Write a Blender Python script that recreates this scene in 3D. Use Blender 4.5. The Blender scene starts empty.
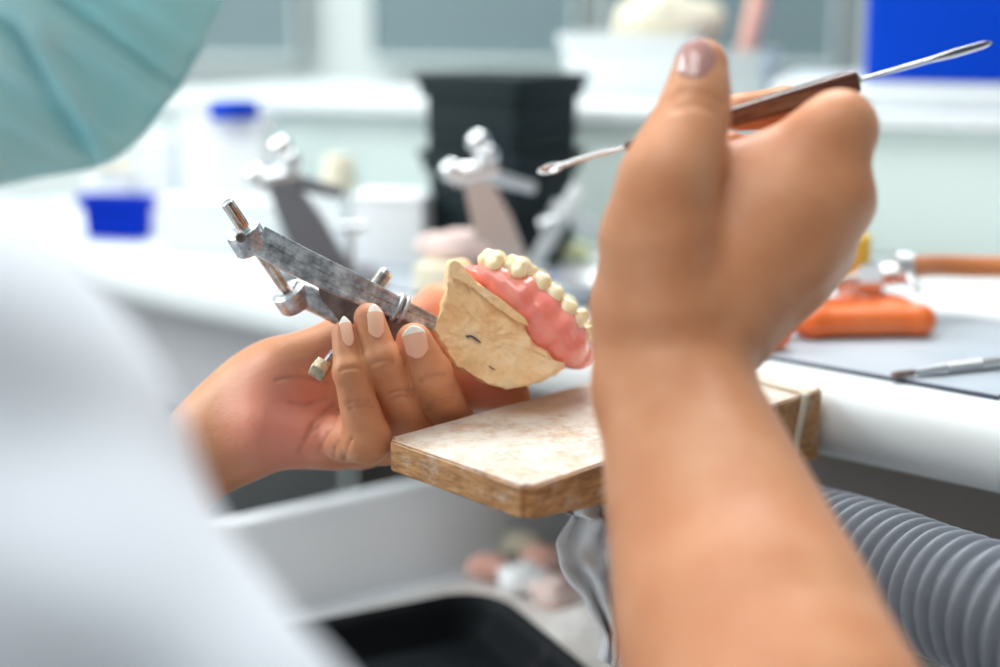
import bpy, bmesh, math, random
import numpy as np
from mathutils import Vector, Matrix
from mathutils import noise as mnoise

random.seed(7)
SC = bpy.context.scene
COL = SC.collection
F = 1389.0
PITCH = math.radians(13.5)
CAMZ = 0.95
CAM = Vector((0, 0, CAMZ))
FW = Vector((0, math.cos(PITCH), -math.sin(PITCH)))
UP = Vector((0, math.sin(PITCH), math.cos(PITCH)))
RT = Vector((1, 0, 0))
BZ = CAMZ - 0.17          # bench top height


def P(px, py, d):
    px, py, d = float(px), float(py), float(d)
    return CAM + d * (FW + RT * ((px - 500) / F) + UP * ((333.5 - py) / F))


def G(px, py, z):
    v = FW + RT * ((px - 500) / F) + UP * ((333.5 - py) / F)
    t = (z - CAMZ) / v.z
    return CAM + v * t


def R(rpx, d):
    return float(rpx * d / F)


# ------------------------------------------------------------------ objects
def tag(o, label=None, cat=None, group=None, kind=None):
    if label: o['label'] = label
    if cat: o['category'] = cat
    if group: o['group'] = group
    if kind: o['kind'] = kind
    return o


def empty(name, loc=(0, 0, 0), rot=(0, 0, 0)):
    o = bpy.data.objects.new(name, None)
    o.empty_display_size = 0.02
    COL.objects.link(o)
    o.location = loc
    o.rotation_euler = rot
    return o


def link(name, me, mat=None, parent=None, smooth=True):
    o = bpy.data.objects.new(name, me)
    COL.objects.link(o)
    if mat is not None:
        if isinstance(mat, (list, tuple)):
            for m in mat: me.materials.append(m)
        else:
            me.materials.append(mat)
    if smooth:
        me.polygons.foreach_set('use_smooth', [True] * len(me.polygons))
    if parent is not None:
        o.parent = parent
        # meshes are given in world space: cancel the parent's transform
        o.matrix_parent_inverse = world_of(parent).inverted()
    return o


def world_of(o):
    m = Matrix.LocRotScale(o.location, o.rotation_euler, o.scale)
    if o.parent:
        m = world_of(o.parent) @ o.matrix_parent_inverse @ m
    return m


def from_bm(name, bm, mat=None, parent=None, smooth=True, angle=None):
    me = bpy.data.meshes.new(name)
    bmesh.ops.recalc_face_normals(bm, faces=bm.faces[:])
    if angle is not None:
        for e in bm.edges:
            if len(e.link_faces) == 2 and e.calc_face_angle(0) > angle:
                e.smooth = False
    bm.to_mesh(me)
    bm.free()
    return link(name, me, mat, parent, smooth)


def box_bm(bm, c, ax, ay, az, sx, sy, sz, bevel=0.0, seg=3):
    """box centred at c with axes ax, ay, az and full sizes"""
    ax, ay, az = Vector(ax).normalized(), Vector(ay).normalized(), Vector(az).normalized()
    c = Vector(c)
    vs = []
    for k in (-.5, .5):
        for j in (-.5, .5):
            for i in (-.5, .5):
                vs.append(bm.verts.new(c + ax * (i * sx) + ay * (j * sy) + az * (k * sz)))
    fs = []
    for q in ((0, 2, 3, 1), (4, 5, 7, 6), (0, 1, 5, 4), (2, 6, 7, 3), (0, 4, 6, 2), (1, 3, 7, 5)):
        fs.append(bm.faces.new([vs[i] for i in q]))
    if bevel > 0:
        es = set()
        for f in fs:
            for e in f.edges: es.add(e)
        bmesh.ops.bevel(bm, geom=list(es), offset=bevel, segments=seg, profile=.5, affect='EDGES')
    return bm


X3, Y3, Z3 = Vector((1, 0, 0)), Vector((0, 1, 0)), Vector((0, 0, 1))


def box(name, c, ax, ay, az, sx, sy, sz, mat, parent=None, bevel=.002, seg=3):
    bm = bmesh.new()
    box_bm(bm, c, ax, ay, az, sx, sy, sz, bevel, seg)
    return from_bm(name, bm, mat, parent, True, .6)


def catmull(pts, n):
    """pts: list of tuples any dimension -> n samples"""
    a = np.array(pts, float)
    if len(a) < 3:
        t = np.linspace(0, 1, n)[:, None]
        return a[0] * (1 - t) + a[-1] * t
    ext = np.vstack([2 * a[0] - a[1], a, 2 * a[-1] - a[-2]])
    out = []
    m = len(a) - 1
    for t in np.linspace(0, m - 1e-6, n):
        i = int(t); u = t - i
        p0, p1, p2, p3 = ext[i:i + 4]
        out.append(.5 * ((2 * p1) + (-p0 + p2) * u + (2 * p0 - 5 * p1 + 4 * p2 - p3) * u * u
                         + (-p0 + 3 * p1 - 3 * p2 + p3) * u ** 3))
    return np.array(out)


def sweep_bm(bm, path, section, scale=None, up=None, caps=True, closed=False):
    """sweep a 2-D closed section (list of (a,b)) along path; scale: per-point factor"""
    path = [Vector(p) for p in path]
    n = len(path)
    if scale is None: scale = [1.0] * n
    tans = []
    for i in range(n):
        if closed:
            t = path[(i + 1) % n] - path[i - 1]
        else:
            t = path[min(i + 1, n - 1)] - path[max(i - 1, 0)]
        tans.append(t.normalized())
    u = Vector(up) if up is not None else (Z3 if abs(tans[0].z) < .9 else X3)
    u = (u - tans[0] * u.dot(tans[0])).normalized()
    rings = []
    for i in range(n):
        t = tans[i]
        if up is not None:
            u2 = Vector(up); u = (u2 - t * u2.dot(t)).normalized()
        else:
            u = (u - t * u.dot(t)).normalized()
        w = t.cross(u)
        s = scale[i]
        sa, sb = (s if isinstance(s, (tuple, list)) else (s, s))
        rings.append([bm.verts.new(path[i] + u * (a * sa) + w * (b * sb)) for a, b in section])
    m = len(section)
    for i in range(n if closed else n - 1):
        r0, r1 = rings[i], rings[(i + 1) % n]
        for j in range(m):
            bm.faces.new((r0[j], r0[(j + 1) % m], r1[(j + 1) % m], r1[j]))
    if caps and not closed:
        bm.faces.new(rings[0][::-1]); bm.faces.new(rings[-1])
    return bm


def circ(r=1.0, n=16, fl=1.0):
    return [(r * math.cos(2 * math.pi * i / n), fl * r * math.sin(2 * math.pi * i / n)) for i in range(n)]


def tube(name, path, radii, mat, parent=None, n=16, up=None, closed=False, section=None, angle=.7):
    bm = bmesh.new()
    if not isinstance(radii, (list, tuple, np.ndarray)): radii = [radii] * len(path)
    sweep_bm(bm, path, section or circ(1, n), list(radii), up, True, closed)
    return from_bm(name, bm, mat, parent, True, angle)


def lathe_bm(bm, base, axis, prof, n=32, up=None):
    """prof: list of (h, r) along axis from base"""
    axis = Vector(axis).normalized()
    u = X3 if abs(axis.x) < .8 else Y3
    u = (u - axis * u.dot(axis)).normalized()
    w = axis.cross(u)
    base = Vector(base)
    rings = []
    for h, r in prof:
        if r <= 1e-7:
            rings.append([bm.verts.new(base + axis * h)])
        else:
            rings.append([bm.verts.new(base + axis * h + (u * math.cos(2 * math.pi * i / n) + w * math.sin(2 * math.pi * i / n)) * r)
                          for i in range(n)])
    for a, b in zip(rings, rings[1:]):
        for i in range(n):
            j = (i + 1) % n
            if len(a) == 1 and len(b) == 1: continue
            if len(a) == 1: bm.faces.new((a[0], b[j], b[i]))
            elif len(b) == 1: bm.faces.new((a[i], a[j], b[0]))
            else: bm.faces.new((a[i], a[j], b[j], b[i]))
    if len(rings[0]) > 1: bm.faces.new(rings[0][::-1])
    if len(rings[-1]) > 1: bm.faces.new(rings[-1])
    return bm


def lathe(name, base, axis, prof, mat, parent=None, n=32, angle=.6):
    bm = bmesh.new()
    lathe_bm(bm, base, axis, prof, n)
    return from_bm(name, bm, mat, parent, True, angle)


# ------------------------------------------------------------------ signed distance modelling
class Field:
    def __init__(s, lo, hi, h):
        s.lo = np.array(lo, np.float32); s.h = h
        s.n = [int(math.ceil((hi[i] - lo[i]) / h)) + 1 for i in range(3)]
        s.d = np.full(s.n, 0.05, np.float32)
        s.ax = [(s.lo[i] + h * np.arange(s.n[i])).astype(np.float32) for i in range(3)]

    def _sl(s, lo, hi, m):
        sl = []
        for i in range(3):
            a = int(math.floor((lo[i] - m - s.lo[i]) / s.h)); b = int(math.ceil((hi[i] + m - s.lo[i]) / s.h)) + 1
            a = max(a, 0); b = min(b, s.n[i])
            if b <= a: return None
            sl.append(slice(a, b))
        return tuple(sl)

    def _grid(s, sl):
        return (s.ax[0][sl[0]][:, None, None], s.ax[1][sl[1]][None, :, None], s.ax[2][sl[2]][None, None, :])

    @staticmethod
    def smin(a, b, k):
        if k <= 0: return np.minimum(a, b)
        h = np.clip(.5 + .5 * (b - a) / k, 0, 1)
        return b * (1 - h) + a * h - k * h * (1 - h)

    def cone(s, a, b, ra, rb, k=.004, flat=None, fl=1.0, sub=False, margin=None):
        a = np.array(a, np.float32); b = np.array(b, np.float32)
        rm = max(ra, rb)
        m = (margin if margin is not None else max(k * 1.5, 3 * s.h)) + 2 * s.h
        sl = s._sl(np.minimum(a, b) - rm, np.maximum(a, b) + rm, m)
        if sl is None: return
        x, y, z = s._grid(sl)
        ab = b - a; L2 = float(ab @ ab) + 1e-12
        t = np.clip(((x - a[0]) * ab[0] + (y - a[1]) * ab[1] + (z - a[2]) * ab[2]) / L2, 0, 1)
        qx = x - (a[0] + t * ab[0]); qy = y - (a[1] + t * ab[1]); qz = z - (a[2] + t * ab[2])
        if flat is not None:
            n = np.array(flat, np.float32); n = n / np.linalg.norm(n)
            c = (qx * n[0] + qy * n[1] + qz * n[2]) * (1 / fl - 1)
            qx = qx + n[0] * c; qy = qy + n[1] * c; qz = qz + n[2] * c
        dd = np.sqrt(qx * qx + qy * qy + qz * qz) - (ra + (rb - ra) * t)
        if flat is not None: dd = np.where(dd < 0, dd * fl, dd * (fl + 1) / 2)
        cur = s.d[sl]
        if sub:
            s.d[sl] = -s.smin(-cur, dd, k)
        else:
            s.d[sl] = s.smin(cur, dd.astype(np.float32), k)

    def chain(s, pts, k=.003, flat=None, fl=1.0, sub=False):
        for (a, ra), (b, rb) in zip(pts, pts[1:]):
            s.cone(a, b, ra, rb, k, flat, fl, sub)

    def mesh(s, name, smooth_it=1):
        d = s.d
        n = d.shape
        ins = d < 0
        # cells with mixed corner signs
        c = [ins[i:n[0] - 1 + i, j:n[1] - 1 + j, k:n[2] - 1 + k] for i in (0, 1) for j in (0, 1) for k in (0, 1)]
        allin = c[0].copy(); anyin = c[0].copy()
        for q in c[1:]:
            allin &= q; anyin |= q
        cells = np.argwhere(anyin & ~allin)
        idx = np.full([n[0] - 1, n[1] - 1, n[2] - 1], -1, np.int32)
        idx[cells[:, 0], cells[:, 1], cells[:, 2]] = np.arange(len(cells))
        acc = np.zeros((len(cells), 3)); cnt = np.zeros(len(cells))
        cor = [(i, j, k) for i in (0, 1) for j in (0, 1) for k in (0, 1)]
        for ai, A in enumerate(cor):
            for B in cor[ai + 1:]:
                if sum(abs(A[i] - B[i]) for i in range(3)) != 1: continue
                va = d[cells[:, 0] + A[0], cells[:, 1] + A[1], cells[:, 2] + A[2]]
                vb = d[cells[:, 0] + B[0], cells[:, 1] + B[1], cells[:, 2] + B[2]]
                m = (va < 0) != (vb < 0)
                t = np.where(m, va / np.where(m, va - vb, 1), 0)
                for i in range(3):
                    acc[:, i] += np.where(m, A[i] + t * (B[i] - A[i]), 0)
                cnt += m
        v = (cells + acc / cnt[:, None]) * s.h + s.lo
        faces = []
        for axis in range(3):
            a1, a2 = [(1, 2), (2, 0), (0, 1)][axis]
            sl0 = [slice(None)] * 3; sl1 = [slice(None)] * 3
            sl0[axis] = slice(0, n[axis] - 1); sl1[axis] = slice(1, n[axis])
            s0 = ins[tuple(sl0)]; s1 = ins[tuple(sl1)]
            e = np.argwhere(s0 != s1)
            ok = (e[:, a1] > 0) & (e[:, a2] > 0) & (e[:, a1] < n[a1] - 1) & (e[:, a2] < n[a2] - 1)
            e = e[ok]
            flip = s0[e[:, 0], e[:, 1], e[:, 2]]
            q = []
            for o1, o2 in ((-1, -1), (0, -1), (0, 0), (-1, 0)):
                w = e.copy(); w[:, a1] += o1; w[:, a2] += o2
                q.append(idx[w[:, 0], w[:, 1], w[:, 2]])
            q = np.stack(q, 1)
            q[~flip] = q[~flip][:, ::-1]
            faces.append(q)
        f = np.concatenate(faces)
        f = f[(f >= 0).all(1)]
        # light Laplacian smoothing
        for _ in range(smooth_it):
            sm = np.zeros_like(v); ct = np.zeros(len(v))
            for i in range(4):
                a, b = f[:, i], f[:, (i + 1) % 4]
                np.add.at(sm, a, v[b]); np.add.at(ct, a, 1)
                np.add.at(sm, b, v[a]); np.add.at(ct, b, 1)
            v = v * .5 + .5 * sm / np.maximum(ct, 1)[:, None]
        return v, f


def np_mesh(name, parts):
    V = np.concatenate([p[0] for p in parts]); Fs = []; o = 0
    for v, f in parts:
        Fs.append(f + o); o += len(v)
    Fq = np.concatenate(Fs)
    me = bpy.data.meshes.new(name)
    me.vertices.add(len(V)); me.vertices.foreach_set('co', V.astype(np.float32).ravel())
    me.loops.add(Fq.size); me.loops.foreach_set('vertex_index', Fq.astype(np.int32).ravel())
    me.polygons.add(len(Fq)); me.polygons.foreach_set('loop_start', np.arange(0, Fq.size, 4, dtype=np.int32))
    me.update(calc_edges=True)
    me.validate()
    return me


# ------------------------------------------------------------------ materials
def mat(name, col=(.8, .8, .8), rough=.5, metal=0.0, **kw):
    m = bpy.data.materials.new(name)
    m.use_nodes = True
    nt = m.node_tree
    b = nt.nodes['Principled BSDF']
    b.inputs['Base Color'].default_value = (*col, 1)
    b.inputs['Roughness'].default_value = rough
    b.inputs['Metallic'].default_value = metal
    for k, v in kw.items():
        b.inputs[k.replace('_', ' ')].default_value = v
    return m


def N(m, t, **kw):
    n = m.node_tree.nodes.new(t)
    for k, v in kw.items():
        if k.startswith('i_'):
            key = k[2:]
            n.inputs[int(key) if key.isdigit() else key.replace('_', ' ')].default_value = v
        else:
            setattr(n, k, v)
    return n


def L(m, a, b):
    m.node_tree.links.new(a, b)


def noise_mix(m, stops, scale=20, detail=6, rough=.6, coord='Object', stretch=None, bump=0, bump_scale=None, dist=.001, ramp=None):
    """colour ramp over a noise driving base colour, optional bump"""
    b = m.node_tree.nodes['Principled BSDF']
    tc = N(m, 'ShaderNodeTexCoord')
    src = tc.outputs[coord]
    if stretch:
        mp = N(m, 'ShaderNodeMapping'); mp.inputs['Scale'].default_value = stretch
        L(m, src, mp.inputs['Vector']); src = mp.outputs[0]
    nz = N(m, 'ShaderNodeTexNoise', i_Scale=scale, i_Detail=detail, i_Roughness=rough)
    L(m, src, nz.inputs['Vector'])
    cr = N(m, 'ShaderNodeValToRGB')
    el = cr.color_ramp.elements
    while len(el) < len(stops): el.new(.5)
    for e, (p, c) in zip(el, stops):
        e.position = p; e.color = (*c, 1)
    L(m, nz.outputs['Fac'], cr.inputs['Fac'])
    L(m, cr.outputs[0], b.inputs['Base Color'])
    if bump:
        nb = N(m, 'ShaderNodeTexNoise', i_Scale=bump_scale or scale * 3, i_Detail=5)
        L(m, src, nb.inputs['Vector'])
        bp = N(m, 'ShaderNodeBump', i_Strength=bump, i_Distance=dist)
        L(m, nb.outputs['Fac'], bp.inputs['Height'])
        L(m, bp.outputs[0], b.inputs['Normal'])
    return m, src, cr


def skin_mat():
    m = mat('skin', (.72, .42, .29), .42)
    b = m.node_tree.nodes['Principled BSDF']
    b.inputs['Subsurface Weight'].default_value = .25
    b.inputs['Subsurface Radius'].default_value = (.012, .004, .002)
    b.inputs['Subsurface Scale'].default_value = .5
    b.inputs['Specular IOR Level'].default_value = .4
    tc = N(m, 'ShaderNodeTexCoord')
    nz = N(m, 'ShaderNodeTexNoise', i_Scale=38.0, i_Detail=5.0, i_Roughness=.55)
    L(m, tc.outputs['Object'], nz.inputs['Vector'])
    cr = N(m, 'ShaderNodeValToRGB')
    el = cr.color_ramp.elements; el.new(.5)
    for e, (p, c) in zip(el, ((.28, (.62, .25, .115)), (.5, (.68, .30, .15)), (.74, (.74, .37, .205)))):
        e.position = p; e.color = (*c, 1)
    L(m, nz.outputs['Fac'], cr.inputs['Fac'])
    # blood-flushed attribute (palms, finger pads)
    at = N(m, 'ShaderNodeAttribute', attribute_name='flush')
    mx = N(m, 'ShaderNodeMix', data_type='RGBA')
    L(m, at.outputs['Fac'], mx.inputs[0])
    L(m, cr.outputs[0], mx.inputs[6])
    mx.inputs[7].default_value = (.86, .30, .22, 1)
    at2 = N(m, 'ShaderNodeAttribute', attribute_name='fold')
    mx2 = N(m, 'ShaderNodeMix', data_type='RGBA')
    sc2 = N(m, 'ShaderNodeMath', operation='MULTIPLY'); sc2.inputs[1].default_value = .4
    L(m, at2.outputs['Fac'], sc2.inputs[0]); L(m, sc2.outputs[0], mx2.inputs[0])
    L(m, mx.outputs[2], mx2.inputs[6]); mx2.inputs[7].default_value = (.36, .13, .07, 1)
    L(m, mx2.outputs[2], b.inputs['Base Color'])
    v = N(m, 'ShaderNodeTexVoronoi', i_Scale=900.0)
    n2 = N(m, 'ShaderNodeTexNoise', i_Scale=260.0, i_Detail=4.0)
    L(m, tc.outputs['Object'], v.inputs['Vector']); L(m, tc.outputs['Object'], n2.inputs['Vector'])
    ad = N(m, 'ShaderNodeMath', operation='MULTIPLY_ADD'); ad.inputs[1].default_value = .4
    L(m, v.outputs['Distance'], ad.inputs[0]); L(m, n2.outputs['Fac'], ad.inputs[2])
    bp = N(m, 'ShaderNodeBump', i_Strength=.45, i_Distance=.0004)
    L(m, ad.outputs[0], bp.inputs['Height']); L(m, bp.outputs[0], b.inputs['Normal'])
    return m


M = {}
M['skin'] = skin_mat()
M['nail'] = mat('nail', (.92, .52, .36), .4, Coat_Weight=.0, Specular_IOR_Level=.3)
M['nail_tip'] = mat('nail_tip', (.95, .90, .80), .4)
M['polish'] = mat('nail_polish', (.50, .25, .22), .12, Coat_Weight=1.0)
M['coat'] = mat('coat_cloth', (.76, .79, .86), .85)
noise_mix(M['coat'], ((.3, (.70, .73, .80)), (.7, (.80, .83, .89))), 8, bump=.3, bump_scale=600, dist=.0006)
M["mask"] = mat("mask_fabric", (.30, .66, .70), .75)
noise_mix(M['mask'], ((.35, (.42, .88, .95)), (.65, (.60, .95, .98))), 14, bump=.4, bump_scale=900, dist=.0004)
M['mask'].node_tree.nodes['Principled BSDF'].inputs['Subsurface Weight'].default_value = .5
M['mask'].node_tree.nodes['Principled BSDF'].inputs['Subsurface Radius'].default_value = (.02, .03, .03)
M['elastic'] = mat('elastic', (.85, .87, .87), .7)
M['hair'] = mat('hair', (.06, .035, .02), .5)
noise_mix(M['hair'], ((.3, (.035, .02, .012)), (.7, (.10, .055, .03))), 60, stretch=(1, 1, .1), bump=.6)
M['white_lam'] = mat('white_laminate', (.80, .84, .85), .35)
noise_mix(M['white_lam'], ((.25, (.73, .77, .78)), (.55, (.82, .86, .87))), 9, bump=.12, bump_scale=160)
M['lit_front'] = mat('lit_front_grey', (.45, .45, .47), .5)  # paler than the other under-bench panels: brighter light put into the grey
M['under'] = mat('under_panel', (.26, .235, .22), .7)
M['drawer'] = mat('drawer_white', (.84, .87, .90), .4)
M['riser'] = mat('riser_panel', (.72, .82, .79), .5)
M['mat'] = mat('cutting_mat', (.42, .47, .52), .45)
noise_mix(M['mat'], ((.3, (.36, .41, .46)), (.62, (.47, .52, .57))), 14, bump=.15, bump_scale=300)
M['mat_edge'] = mat('mat_edge', (.05, .06, .10), .5)
M['plaster'] = mat('plaster', (.83, .62, .38), .8)
M['gum'] = mat('wax_gum', (.86, .30, .26), .22, Coat_Weight=.5)
noise_mix(M['gum'], ((.3, (.84, .19, .14)), (.5, (.90, .27, .22)), (.72, (.93, .38, .26))), 60, bump=.5, bump_scale=260, dist=.0008)
_b = M['gum'].node_tree.nodes['Principled BSDF']
_b.inputs['Subsurface Weight'].default_value = .35; _b.inputs['Subsurface Radius'].default_value = (.012, .005, .004); _b.inputs['Subsurface Scale'].default_value = .5
M['tooth'] = mat('tooth', (.92, .80, .56), .2, Coat_Weight=.5)
noise_mix(M['tooth'], ((.3, (.93, .74, .40)), (.62, (.96, .86, .60))), 120, bump=.1)
_b = M['tooth'].node_tree.nodes['Principled BSDF']
_b.inputs['Subsurface Weight'].default_value = .3; _b.inputs['Subsurface Radius'].default_value = (.006, .004, .002); _b.inputs['Subsurface Scale'].default_value = .5
# worn dusty aluminium
M['alu'] = mat('worn_aluminium', (.6, .6, .62), .4, .85)
noise_mix(M['alu'], ((.34, (.26, .26, .28)), (.5, (.58, .60, .63)), (.64, (.90, .92, .94))), 190, 8, .7, bump=.6, bump_scale=420, dist=.0006)
M['steel'] = mat('steel', (.62, .60, .57), .25, 1.0)
noise_mix(M['steel'], ((.35, (.50, .36, .27)), (.5, (.66, .62, .58)), (.7, (.82, .83, .83))), 140, bump=.2, bump_scale=300)
M['rust_plate'] = mat('brown_plate', (.28, .20, .18), .5, .5)
noise_mix(M['rust_plate'], ((.3, (.12, .08, .07)), (.7, (.36, .27, .24))), 120, bump=.3)
M['brass'] = mat('brass', (.62, .52, .33), .35, .9)
noise_mix(M['brass'], ((.3, (.38, .28, .18)), (.65, (.75, .66, .48))), 200, bump=.3)
M['chrome'] = mat('chrome', (.82, .83, .84), .15, 1.0)
M['satin'] = mat('satin_metal', (.70, .71, .73), .35, .9)
M['handle'] = mat('brown_handle', (.18, .06, .035), .18, Coat_Weight=.8)
noise_mix(M['handle'], ((.3, (.07, .022, .013)), (.7, (.17, .06, .032))), 60, stretch=(1, 1, 1), bump=.1)
M['rubber'] = mat('rubber_band', (.74, .66, .53), .6)
M['hose'] = mat('hose_grey', (.33, .35, .40), .42)
noise_mix(M['hose'], ((.3, (.17, .185, .22)), (.7, (.24, .26, .30))), 30, bump=.15, bump_scale=700)
M['black'] = mat('black_plastic', (.012, .022, .025), .6, Specular_IOR_Level=.2)
M['bin'] = mat('black_bin', (.006, .008, .009), .55, Specular_IOR_Level=.12)
noise_mix(M['bin'], ((.62, (.005, .007, .009)), (.78, (.06, .045, .06))), 70, stretch=(1, 1, .12), bump=.1)
M['blue'] = mat('blue_plastic', (.0, .055, .56), .6, Specular_IOR_Level=.1)
M['blue2'] = mat('deep_blue_plastic', (.0, .03, .50), .6, Specular_IOR_Level=.1)
M['orange'] = mat('orange_enamel', (.80, .14, .04), .35)
noise_mix(M['orange'], ((.35, (.85, .13, .01)), (.7, (.85, .22, .07))), 28, bump=.2)
M['orange_hose'] = mat('orange_rubber', (.62, .20, .06), .5)
M['wplastic'] = mat('white_plastic', (.84, .88, .89), .4)
M['paper'] = mat('white_paper', (.88, .90, .92), .8)
M['clear'] = mat('frosted_plastic', (.75, .83, .84), .3, Transmission_Weight=.5)
M['cream'] = mat('cream', (.86, .80, .62), .6)
M['pinkcast'] = mat('pink_plaster', (.80, .62, .58), .7)
M['debris'] = mat('debris_plaster', (.72, .64, .58), .9)
noise_mix(M['debris'], ((.3, (.66, .58, .54)), (.55, (.84, .82, .80))), 80, bump=.8, bump_scale=200, dist=.002)
M['yellow'] = mat('yellow', (.85, .55, .04), .5)
M['green'] = mat('lime_jar', (.78, .82, .50), .5)
M['dark_metal'] = mat('dark_metal', (.20, .20, .22), .5, .6)
M['salmon'] = mat('salmon', (.82, .45, .36), .5)
M['wall'] = mat('wall_paint', (.74, .80, .79), .8)
M['frame'] = mat('window_frame', (.72, .80, .79), .5)
M['floor'] = mat('floor_vinyl', (.42, .44, .45), .5)
noise_mix(M['floor'], ((.3, (.38, .40, .41)), (.7, (.46, .48, .49))), 12)
M['pane'] = mat('tinted_pane', (.20, .28, .30), .6)
M['lamp_white'] = mat('lamp_housing', (.8, .8, .8), .5)


def wood_mat(name, side1, side2, dust_amt):
    m = mat(name, side1, .65)
    b = m.node_tree.nodes['Principled BSDF']
    tc = N(m, 'ShaderNodeTexCoord')
    mp = N(m, 'ShaderNodeMapping'); mp.inputs['Scale'].default_value = (1, 1, 5)
    L(m, tc.outputs['Object'], mp.inputs['Vector'])
    nz = N(m, 'ShaderNodeTexNoise', i_Scale=90.0, i_Detail=8.0, i_Roughness=.7, i_Distortion=.6)
    L(m, mp.outputs[0], nz.inputs['Vector'])
    cr = N(m, 'ShaderNodeValToRGB')
    el = cr.color_ramp.elements; el.new(.5)
    for e, (p, c) in zip(el, ((.33, side2), (.52, side1), (.7, tuple(min(1, x * 1.35 + .03) for x in side1)))):
        e.position = p; e.color = (*c, 1)
    L(m, nz.outputs['Fac'], cr.inputs['Fac'])
    # settled plaster dust on upward faces (worn through in spots)
    ge = N(m, 'ShaderNodeNewGeometry')
    sx = N(m, 'ShaderNodeSeparateXYZ'); L(m, ge.outputs['True Normal'], sx.inputs[0])
    n2 = N(m, 'ShaderNodeTexNoise', i_Scale=75.0, i_Detail=12.0, i_Roughness=.82)
    L(m, tc.outputs['Object'], n2.inputs['Vector'])
    r2 = N(m, 'ShaderNodeValToRGB')
    r2.color_ramp.elements[0].position = .29; r2.color_ramp.elements[1].position = .54
    L(m, n2.outputs['Fac'], r2.inputs['Fac'])
    st = N(m, 'ShaderNodeMapRange'); st.inputs[1].default_value = .85; st.inputs[2].default_value = .98
    L(m, sx.outputs['Z'], st.inputs[0])
    a = N(m, 'ShaderNodeMath', operation='MULTIPLY'); L(m, r2.outputs[0], a.inputs[0]); L(m, st.outputs[0], a.inputs[1])
    # a little dust rubbed into the sides
    n3 = N(m, 'ShaderNodeTexNoise', i_Scale=130.0, i_Detail=10.0, i_Roughness=.75)
    L(m, tc.outputs['Object'], n3.inputs['Vector'])
    r3 = N(m, 'ShaderNodeValToRGB'); r3.color_ramp.elements[0].position = .52; r3.color_ramp.elements[1].position = .72
    L(m, n3.outputs['Fac'], r3.inputs['Fac'])
    a3 = N(m, 'ShaderNodeMath', operation='MULTIPLY'); a3.inputs[1].default_value = dust_amt; L(m, r3.outputs[0], a3.inputs[0])
    mxx = N(m, 'ShaderNodeMath', operation='MAXIMUM'); L(m, a.outputs[0], mxx.inputs[0]); L(m, a3.outputs[0], mxx.inputs[1])
    sc = N(m, 'ShaderNodeMath', operation='MULTIPLY'); sc.inputs[1].default_value = .9; L(m, mxx.outputs[0], sc.inputs[0])
    mx = N(m, 'ShaderNodeMix', data_type='RGBA')
    L(m, sc.outputs[0], mx.inputs[0]); L(m, cr.outputs[0], mx.inputs[6]); mx.inputs[7].default_value = (.80, .755, .69, 1)
    L(m, mx.outputs[2], b.inputs['Base Color'])
    bp = N(m, 'ShaderNodeBump', i_Strength=.7, i_Distance=.0012)
    L(m, nz.outputs['Fac'], bp.inputs['Height']); L(m, bp.outputs[0], b.inputs['Normal'])
    return m


M['pin'] = wood_mat('pin_wood', (.54, .27, .10), (.28, .11, .035), .5)


def plaster_detail():
    m = M['plaster']
    b = m.node_tree.nodes['Principled BSDF']
    _, src, cr = noise_mix(m, ((.32, (.86, .52, .24)), (.5, (.95, .65, .35)), (.68, (.96, .75, .50))), 70, 9, .68, bump=.9, bump_scale=220, dist=.0016)
plaster_detail()
WORLD, KEY, TOP, FILL, EXPO = 0.50, 20, 48, 12, 0.24
# ================================================================== PERSON
person = empty('person', (-.42, .02, 0))
tag(person, 'person in white coat and green face mask holding a denture and a wax knife', 'person')


def pc(px, py, d, r):
    return (P(px, py, d), R(r, d))


def bounds(pts, pad):
    a = np.array([list(p) for p in pts])
    return a.min(0) - pad, a.max(0) + pad

VIEW = -FW

# ---------------- left hand (palm to the camera, fingers curled up over the articulator)
lo, hi = bounds([P(60, 560, .62), P(540, 250, .66), P(100, 400, .54), P(530, 500, .54)], .0)
LH = Field(lo, hi, .00085)
nrm = tuple((VIEW + Vector((0, 0, .25))).normalized())
LH.cone(*[P(60, 585, .60), P(215, 440, .603)], R(54, .6), R(43, .6), .006, nrm, .8)
LH.cone(P(215, 440, .603), P(262, 410, .602), R(43, .6), R(50, .6), .012, nrm, .75)
# palm slab
LH.cone(P(262, 408, .602), P(338, 405, .602), R(54, .6), R(56, .6), .012, nrm, .5)
LH.cone(P(330, 415, .605), P(400, 412, .625), R(48, .6), R(36, .6), .010, nrm, .5)
# hypothenar / thenar pads
LH.cone(P(268, 428, .590), P(332, 440, .588), R(34, .59), R(24, .59), .010)
LH.cone(P(290, 372, .596), P(345, 345, .603), R(34, .6), R(30, .6), .012)
LH.cone(P(240, 440, .600), P(275, 380, .602), R(28, .6), R(28, .6), .014)
LH.cone(P(330, 442, .590), P(385, 447, .592), R(23, .59), R(19, .59), .006)
# thumb behind the model
LH.chain([pc(345, 345, .612, 30), pc(405, 332, .628, 22), pc(440, 308, .632, 22), pc(470, 298, .630, 20)], .006)
LH.cone(P(445, 388, .628), P(442, 330, .634), R(21, .63), R(20, .63), .004)
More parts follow.
